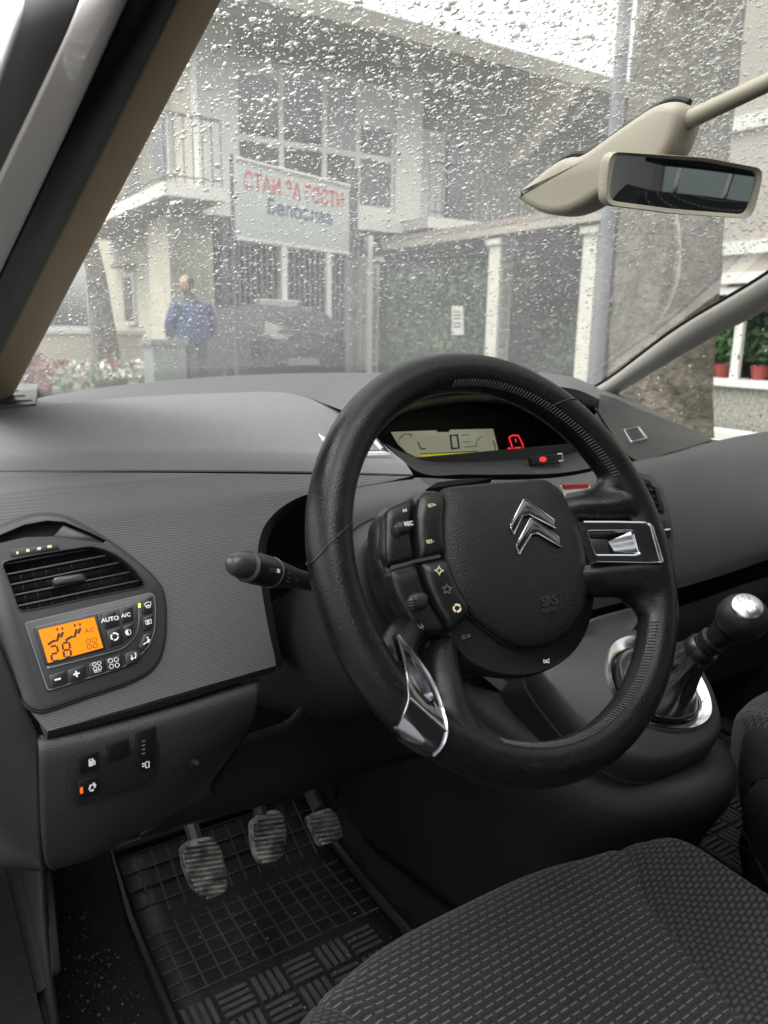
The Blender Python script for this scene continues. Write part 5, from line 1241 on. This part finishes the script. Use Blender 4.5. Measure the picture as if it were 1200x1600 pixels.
# ---- column shroud, stalk
ST = thing('steering_column', 'dark steering column shroud behind the wheel with a light stalk on its left', 'steering column', (-.4, .2, .85))
cx0 = W0+we1*-.015+we2*-.012
def sh(d, ru, rv, du=0, dv=0): return [cx0-wn_*d+we1*(du+ru*math.cos(a)*(abs(math.cos(a))**-.15 if abs(math.cos(a)) > .05 else 1))+we2*(dv+rv*math.sin(a)) for a in np.linspace(0, 2*math.pi, 49)[:-1]]
loft('shroud', [sh(.070, .070, .060, -.004), sh(.078, .098, .080, -.006, .004), (sh(.12, .108, .088, -.006, .004)), sh(.20, .106, .088, 0, 0), sh(.33, .095, .085, 0, -.01), sh(.46, .085, .075)], M['trim'], ST, angle=60)
MB().tube(sh(.115, .1085, .0885, -.006, .004), .0010, 5, False, True).build('shroud_joint', M['cavity'], ST, True)
vp = [WP(x, y, -.07) for x, y in ((664, 768), (680, 757), (720, 752), (768, 751), (740, 757), (690, 764))]
slab('slot_panel', vp, V((0, -.6, .8)), -.01, .004, M['cavity'], ST, .001)
tip, root = onY(368, 881, .045), onY(497, 912, .110)
ax = (root-tip); Ls = ax.length; ax.normalize(); a1_ = ax.orthogonal().normalized(); a2_ = ax.cross(a1_)
def lathe(name, prof, mat, parent, o=None, d=None, n=24):
    o = o or tip; d = d or ax; p1 = d.orthogonal().normalized(); p2 = d.cross(p1)
    return loft(name, [[o+d*t+(p1*math.cos(a)+p2*math.sin(a))*max(r, 1e-4) for a in np.linspace(0, 2*math.pi, n+1)[:-1]] for t, r in prof], mat, parent, angle=50)
SK = lathe('stalk', [(.014, .0098), (.0155, .0122), (.030, .0128), (.046, .0126), (.052, .0120), (.070, .0104), (.095, .0082), (.16, .0078)], M['black'], ST)
lathe('end_knob', [(-.0078, .0015), (-.006, .0052), (-.002, .0082), (.004, .0096), (.010, .0100), (.0138, .0098)], M['bezel'], SK)
lathe('ring', [(.0500, .0125), (.0508, .0127), (.0516, .0122)], M['dim'], SK)
vd_ = (CAM-(tip+ax*.04)); vd_ = (vd_-ax*vd_.dot(ax)).normalized(); sd_ = ax.cross(vd_).normalized()
if sd_.z < 0: sd_ = -sd_
def sk(t, s, h=.0131): return tip+ax*t+sd_*s+vd_*math.sqrt(max(1e-6, h*h-s*s))
text('lettering', 'O', sk(.030, .002, .0131), ax, sd_, .0045, M['dim'], SK, .0002); text('lettering', 'O', sk(.035, .002, .0131), ax, sd_, .0045, M['dim'], SK, .0002)
slab('light_mark', [sk(.040, .004), sk(.043, .004), sk(.043, .001), sk(.040, .001)], vd_, -.001, .0003, M['white'], SK)
strokes('light_symbol', [[sk(.058, -.001, .0118), sk(.062, -.001, .0116)], [sk(.058, -.004, .0118), sk(.062, -.004, .0116)], [sk(.058, .003, .0118), sk(.062, .003, .0116)], [sk(.074, -.001, .0102), sk(.080, -.001, .0098)]], vd_, .0009, M['dim'], SK, .0006)

# ================================================================== GEAR CONSOLE AND LEVER
GC = thing('gear_console', 'rounded dark console pod with a chrome ring jutting from the dash centre', 'console', (0, .15, .36))
gn = V((-.12, -.50, .86)).normalized(); gd = gn.dot(onX(1030, 1072, -.005))
def G_(x, y, h=0.0): return onp(x, y, gn, gd+h)
podo = [(835, 1030), (860, 1000), (930, 985), (1010, 978), (1070, 1000), (1110, 1050), (1132, 1105), (1134, 1140), (1105, 1170), (1050, 1190), (1000, 1190), (930, 1150), (880, 1100)]
po = cr([G_(*p) for p in podo], 72, True); pcx = sum(po, V((0, 0, 0)))/len(po)
def pr_(s, h, sh_=V((0, 0, 0))): return [pcx+(p-pcx)*s+gn*h+sh_ for p in po]
loft('pod', [pr_(.80, -.20, V((0, .10, 0))), pr_(.90, -.12, V((0, .05, 0))), pr_(.99, -.055), pr_(1.005, -.035), pr_(.995, -.018), pr_(.96, -.006), pr_(.90, 0)], M['trim'], GC, angle=60)
MB().tube(pr_(1.008, -.045), .0022, 6, False, True).build('pod_joint', M['cavity'], GC, True)
rc = [(945, 1040), (952, 1010), (985, 995), (1030, 1000), (1075, 1035), (1105, 1085), (1110, 1120), (1090, 1140), (1050, 1144), (1010, 1135), (975, 1110), (952, 1075)]
rco = [G_(*p) for p in rc]; rcc = sum(rco, V((0, 0, 0)))/len(rco)
ringslab('chrome_ring', rco, [rcc+(p-rcc)*.76 for p in rco], gn, -.004, .007, M['chrome'], GC, .003, 90, True, .002)
slab('ring_well', cr([rcc+(p-rcc)*.77 for p in rco], 48, True), gn, -.001, .001, M['cavity'], GC)
def con(pts): return [onY(*p) for p in pts]
patch('console_wing', [con([(760, 1040, .34), (850, 1000, .30), (930, 965, .28), (1030, 940, .29)]), con([(800, 1085, .32), (870, 1040, .28), (930, 1010, .26), (990, 985, .26)]), con([(880, 1150, .24), (905, 1100, .23), (940, 1065, .225), (975, 1030, .23)])], 24, 20, M['bezel'], GC, .003)
for q in (((738, 1045), (762, 1042), (940, 1185), (918, 1196)), ((808, 1052), (828, 1022), (955, 1150), (930, 1165))):
    slab('console_rib', con([(p[0], p[1], .30-.0006*(p[1]-1040)) for p in q]), V((-.3, -.8, .3)), -.01, .004, M['trim'] if q[0][0] == 738 else M['black'], GC, .001)
# body of the console down to the floor
patch('console_side', [[V((-.10, .52, .72)), V((-.10, .42, .70)), V((-.09, .32, .68)), V((-.07, .22, .655)), V((-.05, .16, .645)), V((-.01, .12, .645)), V((.04, .13, .645)), V((.08, .2, .65)), V((.10, .4, .68))], [V((-.19, .52, .70)), V((-.19, .42, .69)), V((-.175, .30, .66)), V((-.145, .17, .625)), V((-.10, .05, .615)), V((-.02, -.005, .63)), V((.06, .02, .63)), V((.13, .15, .63)), V((.17, .4, .66))], [V((-.22, .56, .56)), V((-.21, .44, .55)), V((-.195, .32, .53)), V((-.165, .19, .50)), V((-.12, .09, .49)), V((-.03, .04, .50)), V((.07, .06, .50)), V((.15, .18, .5)), V((.19, .4, .5))], [V((-.235, .60, .345)), V((-.225, .46, .345)), V((-.205, .33, .345)), V((-.18, .21, .345)), V((-.13, .13, .345)), V((-.03, .09, .345)), V((.07, .11, .345)), V((.16, .2, .345)), V((.2, .42, .345))]], 60, 24, M['lower'], GC, .003)
MB().tube(cr([onX(648, 1300, -.20), onX(690, 1372, -.185), onX(705, 1400, -.18)], 8), .006, 8).build('edge_rail', M['bezel'], GC, True)
patch('tunnel_trim', [[V((-.235, .70, .75)), V((-.21, .5, .72))], [V((-.24, .68, .55)), V((-.225, .52, .55))], [V((-.25, .64, .36)), V((-.235, .55, .36))]], 8, 8, M['lower'], GC, .003)

GL = thing('gear_lever', 'black gear lever with a chrome topped round knob and folded leather boot', 'gear lever', tuple(rcc))
kc = onX(1160, 965, .005); kr = 39/1200*(kc-CAM).dot(_F)
lb = rcc+gn*.004
ld = (kc-lb).normalized()
ball('knob', kc, (kr, kr, kr*.97), M['hub'], GL, 28)
bdir = (onX(1172, 950, -.01)-kc); bdir = ((CAM-kc).normalized()*.80+_U*.50+_R*.22).normalized()
be = bdir.orthogonal().normalized(); bf = bdir.cross(be)
bpt = [kc+bdir*(kr*.80)+(be*math.cos(a)+bf*math.sin(a))*kr*.60 for a in np.linspace(0, 6.28, 29)[:-1]]
dome('badge', bpt, bdir, [(1.04, -.003), (1, .0012), (.9, .003), (.6, .0050), (.3, .0060)], plastic('brushed_badge', (.55, .56, .58), .32, 0, 1, .06, 30, metal=1), GL)
bx_ = V((1, -.2, 0)); bx_ = (bx_-bdir*bx_.dot(bdir)).normalized(); by_ = bdir.cross(bx_)
def B_(x, y): return kc+bdir*(kr*.80)+bx_*(x*kr)+by_*(y*kr)
strokes('gate_pattern', [[B_(x, .28), B_(x, -.28)] for x in (-.2, 0, .2)]+[[B_(-.2, 0), B_(.3, 0)]], bdir, .0011, M['black'], GL, .0056)
for i, s in enumerate('135'): text('lettering', s, B_(-.2+.2*i, .36), bx_, by_, .0055, M['black'], GL, .0050)
for i, s in enumerate('24R'): text('lettering', s, B_(-.2+.2*i, -.38), bx_, by_, .0055, M['black'], GL, .0050)
Lg = (kc-lb).length
lathe('collar', [(Lg-kr-.030, .0150), (Lg-kr-.026, .0172), (Lg-kr-.018, .0172), (Lg-kr-.016, .0140), (Lg-kr-.008, .0150), (Lg-kr+.006, .0190)], M['hubs'], GL, lb, ld)
rg = []; nb = 40; p1 = ld.orthogonal().normalized(); p2 = ld.cross(p1)
i0 = [rcc+(p-rcc)*.80+gn*.002 for p in cr(rco, nb, True)]
# order collar ring to follow the base ring
base_ang = [math.atan2((p-rcc).dot(p2), (p-rcc).dot(p1)) for p in i0]
for t, r, fold in ((0, None, 0), (.10, 1.0, .08), (.24, .86, .16), (.40, .66, .20), (.56, .50, .14), (.70, .42, .10), (.84, .40, .05), (1, .36, .0)):
    ring = []
    for k in range(nb):
        if r is None: ring.append(i0[k]); continue
        a = base_ang[k]; q = lb+ld*((Lg-kr-.028)*t); rr_k = .047*r*(1+fold*math.sin(6*a+t*5)+fold*.6*math.sin(11*a-t*9))
        p = q+(p1*math.cos(a)+p2*math.sin(a))*rr_k
        ring.append(p if t > .3 else i0[k].lerp(p, t/.3))
    rg.append(ring)
bo = loft('boot', rg, M['gloss'], GL); ss = bo.modifiers.new('sub', 'SUBSURF'); ss.levels = 2; ss.render_levels = 2
bo.data.materials[0] = plastic('boot_leather', (.016, .016, .017), .3, .3, 500, .2, 20, dust=.08)
lathe('boot_band', [(Lg-kr-.052, .0185), (Lg-kr-.048, .0205), (Lg-kr-.036, .0205), (Lg-kr-.032, .0180)], M['hubs'], GL, lb, ld)

# ================================================================== MIRROR
MR = thing('rear_view_mirror', 'beige framed rear view mirror hanging from its windscreen mount and rod', 'mirror', (0, .2, 1.42))
mn = V((-.26, -.965, -.165)).normalized(); md = mn.dot(V((0, .145, 1.339)))
def Mi(x, y): return onp(x, y, mn, md)
mo = rounded([Mi(*p) for p in ((949, 236), (1100, 246), (1191, 263), (1184, 300), (1172, 342), (1050, 334), (942, 320), (944, 280))], .012, 5)
mi = rounded([Mi(*p) for p in ((962, 242), (1100, 253), (1182, 269), (1176, 300), (1164, 335), (1050, 326), (952, 313), (955, 280))], .010, 5)
mc = sum(mo, V((0, 0, 0)))/len(mo)
ringslab('frame', mo, mi, mn, -.010, .004, M['beige'], MR, .0025, 96, False, .0015)
slab('glass', [mc+(p-mc)*.97 for p in mo], mn, -.002, -.0005, M['mirror'], MR)
dome('shell', lin(mo, 80, True), -mn, [(1, .0), (1, .010), (.96, .018), (.85, .025), (.6, .032), (.3, .035)], M['beige'], MR)
hp = [(822, 307), (845, 286), (875, 262), (900, 248), (921, 246), (980, 207), (1040, 168), (1063, 162), (1080, 166), (1082, 182), (1076, 205), (1062, 238), (1020, 280), (960, 305), (925, 326), (900, 336), (872, 337), (845, 327)]
hpo = cr([onX(x, y, 0) for x, y in hp], 80, True)
xl = V((-1, 0, 0)); hc_ = sum(hpo, V((0, 0, 0)))/len(hpo)
def hring(d, x): return [p+V((x, 0, 0)) for p in inset(hpo, V((1, 0, 0)), d)]
loft('mount_cover', [hring(.012, -.024), hring(.006, -.0225), hring(.002, -.019), hring(.0, -.012), hring(0, .012), hring(.002, .019), hring(.006, .0225), hring(.012, .024)], M['beige'], MR, angle=70)
MB().tube(cr([onX(x-3, y-5, 0) for x, y in hp[:9]], 40), .0048, 6).build('mount_gasket', M['cavity'], MR, True)
MB().tube([onX(1066, 192, -.002), onX(1200, 129, -.002), V((-.002, -.16, 1.50))], [.0105, .0095, .0095], 14).build('rod', M['beige'], MR, True)
MB().tube([onX(1010, 270, -.01), Mi(1040, 290)-mn*.028], [.014, .012], 12).build('stem', M['beige'], MR, True)

# ================================================================== PEDALS
def pedal(name, label, px, zc_, ribs, top, armr=.010):
    pn = V((.0, -.74, .67)).normalized(); cpx = sum(p[0] for p in px)/len(px)/2, 1000+sum(p[1] for p in px)/len(px)/2
    c = onZ(cpx[0], cpx[1], zc_); d = pn.dot(c)
    P_ = lambda x, y: onp(x/2, 1000+y/2, pn, d)
    t = thing(name, label, 'pedal', tuple(c))
    o = rounded([P_(*p) for p in px], .008, 3); slab('pad', o, pn, -.014, 0, M['worn'], t, .003)
    ys_ = [p[1] for p in px]; y0, y1 = min(ys_)+12, max(ys_)-14
    for k in range(ribs):
        yy = y0+(y1-y0)*k/(ribs-1); xs = []
        for i in range(len(px)):
            a, b = px[i], px[(i+1) % len(px)]
            if (a[1]-yy)*(b[1]-yy) < 0: xs.append(a[0]+(b[0]-a[0])*(yy-a[1])/(b[1]-a[1]))
        if len(xs) < 2: continue
        a, b = min(xs)+7, max(xs)-7; sl_ = -.14*(b-a)/2
        if b-a < 12: continue
        slab('rib', [P_(a, yy-sl_), P_(b, yy+sl_), P_(b, yy+sl_+8), P_(a, yy-sl_+8)], pn, -.001, .0035, M['worn'], t, .001)
    MB().tube(cr([c-pn*.012+V((0, .01, .02)), P_(*top)-pn*.03+V((0, .05, .02)), P_(*top)+V((0, .12, .10))], 10), armr, 8).build('arm', M['cavity'], t, True)
    return t
pedal('clutch_pedal', 'leftmost worn pedal with diagonal ribs hanging lowest, the clutch', ((565, 645), (582, 628), (662, 610), (692, 650), (712, 730), (715, 782), (655, 815), (604, 776), (574, 705)), .50, 13, (625, 560))
pedal('brake_pedal', 'middle worn ribbed pedal, the brake, between clutch and accelerator', ((785, 562), (805, 545), (862, 526), (886, 542), (900, 600), (890, 680), (832, 702), (800, 680), (786, 620)), .50, 11, (850, 480))
pedal('accelerator_pedal', 'rightmost small ribbed pedal nearest the console, the accelerator', ((956, 548), (1035, 520), (1062, 556), (1076, 618), (1004, 645), (984, 604)), .51, 8, (1010, 470))

# ================================================================== FLOOR MATS, CRUMBS
def floor_z(y): return float(np.interp(y, [-2, 0, .46, .60, .76], [.345, .345, .350, .425, .62]))
def mat(label, x0, x1, y0, y1):
    t = thing('floor_mat', label, 'floor mat', ((x0+x1)/2, (y0+y1)/2, .35), 'rubber floor mats')
    ys_ = np.linspace(y0, y1, 10)
    patch('sheet', [[V((x, y, floor_z(y)+.006)) for x in (x0, (x0+x1)/2, x1)] for y in ys_], 8, 24, M['matrub'], t, .004)
    rm_ = MB()
    brd = [V((x0, y, floor_z(y)+.012)) for y in ys_]+[V((x1, y, floor_z(y)+.012)) for y in ys_[::-1]]
    rm_.tube(brd, .008, 8, False, True); rm_.build('border', M['matrub'], t, True)
    g_ = MB()
    for x in np.arange(x0+.03, x1-.01, .0235): g_.tube([V((x, y, floor_z(y)+.0085)) for y in np.linspace(max(y0, .312), y1-.012, 9)], .0018, 4)
    for y in np.arange(max(y0, .315), y1-.01, .0235): g_.tube([V((x0+.01, y, floor_z(y)+.0085)), V((x1-.01, y, floor_z(y)+.0085))], .0018, 4)
    tag(g_.build('grid_ribs', M['matrib'], t), kind='stuff')
    h_ = MB(); i = 0
    for iy, y in enumerate(np.arange(y0+.02, .30, .046)):
        for ix, x in enumerate(np.arange(x0+.03, x1-.02, .046)):
            for k in (-1.5, -.5, .5, 1.5):
                if (ix+iy) % 2: h_.box((x+k*.0105, y, floor_z(y)+.0095), (.0058, .040, .004))
                else: h_.box((x, y+k*.0105, floor_z(y)+.0095), (.040, .0058, .004))
    tag(h_.build('heel_pad_bars', M['matbar'], t), kind='stuff')
    return t
mat('black rubber mat with a ribbed heel pad under the driver pedals', -.605, -.285, -.25, .56)
mat('black rubber mat on the passenger side floor beyond the console', .22, .60, -.25, .56)
cb = MB()
for _ in range(240):
    if random.random() < .62: x, y = random.gauss(-.665, .022), random.gauss(.42, .08)
    else: x, y = random.uniform(-.60, -.30), random.uniform(.10, .45)
    if x < -.725: continue
    s = random.choice((.0005, .0006, .0007, .0009, .0013)); cb.box((x, y, floor_z(y)+.0135*(x > -.61)+.001*(x <= -.61)), (s*2, s*1.4, s), Matrix.Rotation(random.random()*3, 3, 'Z'))
tag(cb.build('crumbs', plastic('crumb', (.15, .115, .07), .8)), 'tan crumbs and grit scattered over the dark floor', kind='stuff')
# left footwell side
patch('kick_panel', [[V((-.735, .75, .80)), V((-.735, .45, .74)), V((-.735, .22, .70))], [V((-.735, .76, .55)), V((-.735, .45, .55)), V((-.735, .25, .55))], [V((-.725, .76, .345)), V((-.725, .45, .345)), V((-.73, .25, .345))]], 16, 12, M['lower'], CARB, .004)
kp = lambda x, y: onX(x/2, 1000+y/2, -.728)
slab('kick_frame', rounded([kp(*p) for p in ((-40, 700), (150, 690), (178, 960), (185, 1040), (150, 1090), (40, 1140), (-40, 1160))], .008, 3), (1, -.1, 0), -.006, .002, M['trim'], CARB, .002)
slab('kick_insert', rounded([kp(*p) for p in ((40, 748), (148, 738), (164, 950), (70, 1025), (48, 1035))], .006, 3), (1, -.1, 0), -.002, .006, M['black'], CARB, .002)

# ================================================================== SEATS
def seat(label, xc, group, dy=0.0):
    t = thing('car_seat', label, 'seat', (xc, -.3, .35), group)
    hw = .262
    def yf(s): return .048+dy-.115*abs(s)**3.6
    def top(s, y):
        z = .612 - .05*max(0, (-y+dy-.05))*.6
        a = abs(s); z += .030*max(0, min(1, (a-.55)/.3))**1.5 - .055*max(0, (a-.86)/.14)**2
        z += .012*math.sin(max(0, min(1, (a-.0)/.7))*math.pi)*0
        return z
    def seam(y): return float(np.interp(y-dy, [-.6, -.40, -.214, -.06, .008, .06], [.34, .34, .40, .57, .715, .74]))
    tl_ = np.linspace(0, 1, 40)
    def col(s):
        """front underside -> crest -> back, at lateral fraction s"""
        y0 = yf(s); zt = top(s, y0-.03); pts = []
        pts += [V((xc+s*hw, y0-.05, .44)), V((xc+s*hw, y0-.012, .50)), V((xc+s*hw, y0+.0, .56)), V((xc+s*hw, y0-.004, zt-.022)), V((xc+s*hw, y0-.020, zt-.006)), V((xc+s*hw, y0-.042, zt-.0005))]
        for y in np.linspace(y0-.075, -.52, 12): pts.append(V((xc+s*hw, y, top(s, y))))
        return cr(pts, 70)
    NSs = 121; cols = [col(-1+2*i/(NSs-1)) for i in range(NSs)]; svals = [-1+2*i/(NSs-1) for i in range(NSs)]
    # warp so that columns follow the seam: three meshes with a small groove between them
    def build(name, f0, f1, mat, n=50, groove=True):
        v = []; f = []; m = 70
        for i in range(n):
            q = i/(n-1)
            for j in range(m):
                # find y along crest from a middle column, then lateral position by seam
                yref = cols[60][j].y
                s0, s1 = f0(yref), f1(yref); s = s0+(s1-s0)*q
                x = (s+1)/2*(NSs-1); k = min(int(x), NSs-2); fr = x-k; p = cols[k][j].lerp(cols[k+1][j], fr)
                e = min(q, 1-q)*abs(s1-s0)*hw; p = p+V((0, 0, -.005*math.exp(-(e/.006)**2)))
                v.append(p)
        for i in range(n-1):
            for j in range(m-1): f.append((i*m+j, (i+1)*m+j, (i+1)*m+j+1, i*m+j+1))
        return mesh(name, v, f, mat, t)
    ed = .90
    build('seat_insert', lambda y: -seam(y), lambda y: seam(y), M['seatfab'], 90)
    build('side_bolster', lambda y: seam(y), lambda y: ed, M['knit'], 40); build('side_bolster', lambda y: -ed, lambda y: -seam(y), M['knit'], 40)
    for s in (-1, 1):
        def f0(y, s=s): return ed if s > 0 else -1.0
        def f1(y, s=s): return 1.0 if s > 0 else -ed
        build('edge_panel', f0, f1, M['seatside'], 10)
        rim_ = cols[-1] if s > 0 else cols[0]
        patch('seat_side', [[p for p in rim_[::6]], [p+V((s*.016, 0, -.02)) for p in rim_[::6]], [V((p.x+s*.012, p.y, min(p.z, .47))) for p in rim_[::6]], [V((p.x, p.y, min(p.z, .40))) for p in rim_[::6]]], 30, 10, M['seatside'], t)
    bx('seat_base', xc-.22, xc+.22, -.50, -.08, .345, .47, M['cavity'], t)
    # backrest
    rows = []
    for z, y, wdt in ((.56, -.50, .24), (.70, -.56, .25), (.90, -.62, .255), (1.08, -.67, .235), (1.20, -.70, .19), (1.235, -.715, .14)):
        rows.append([V((xc+s*wdt, y+.045*abs(s)**2.2*(1 if z < 1.15 else .4), z)) for s in np.linspace(-1, 1, 11)])
    br = patch('backrest', rows, 40, 36, M['seatfab'], t); solid(br, .10, -1 if False else 1)
    hr = [[V((xc+s*.12, -.735+.02*abs(s)**2, z)) for s in np.linspace(-1, 1, 7)] for z in (1.285, 1.34, 1.42, 1.455)]
    hh = patch('headrest', hr, 20, 14, M['seatside'], t); solid(hh, .07, 1)
    for s in (-1, 1): MB().tube([V((xc+s*.06, -.765, 1.20)), V((xc+s*.06, -.765, 1.30))], .006, 8).build('headrest_post', M['satin'], t)
    return t
seat('driver seat cushion with dashed grey striped fabric in the foreground', -.37, 'front seats of the car')
seat('passenger seat with plain black fabric edge at the right side', .418, 'front seats of the car', .115)
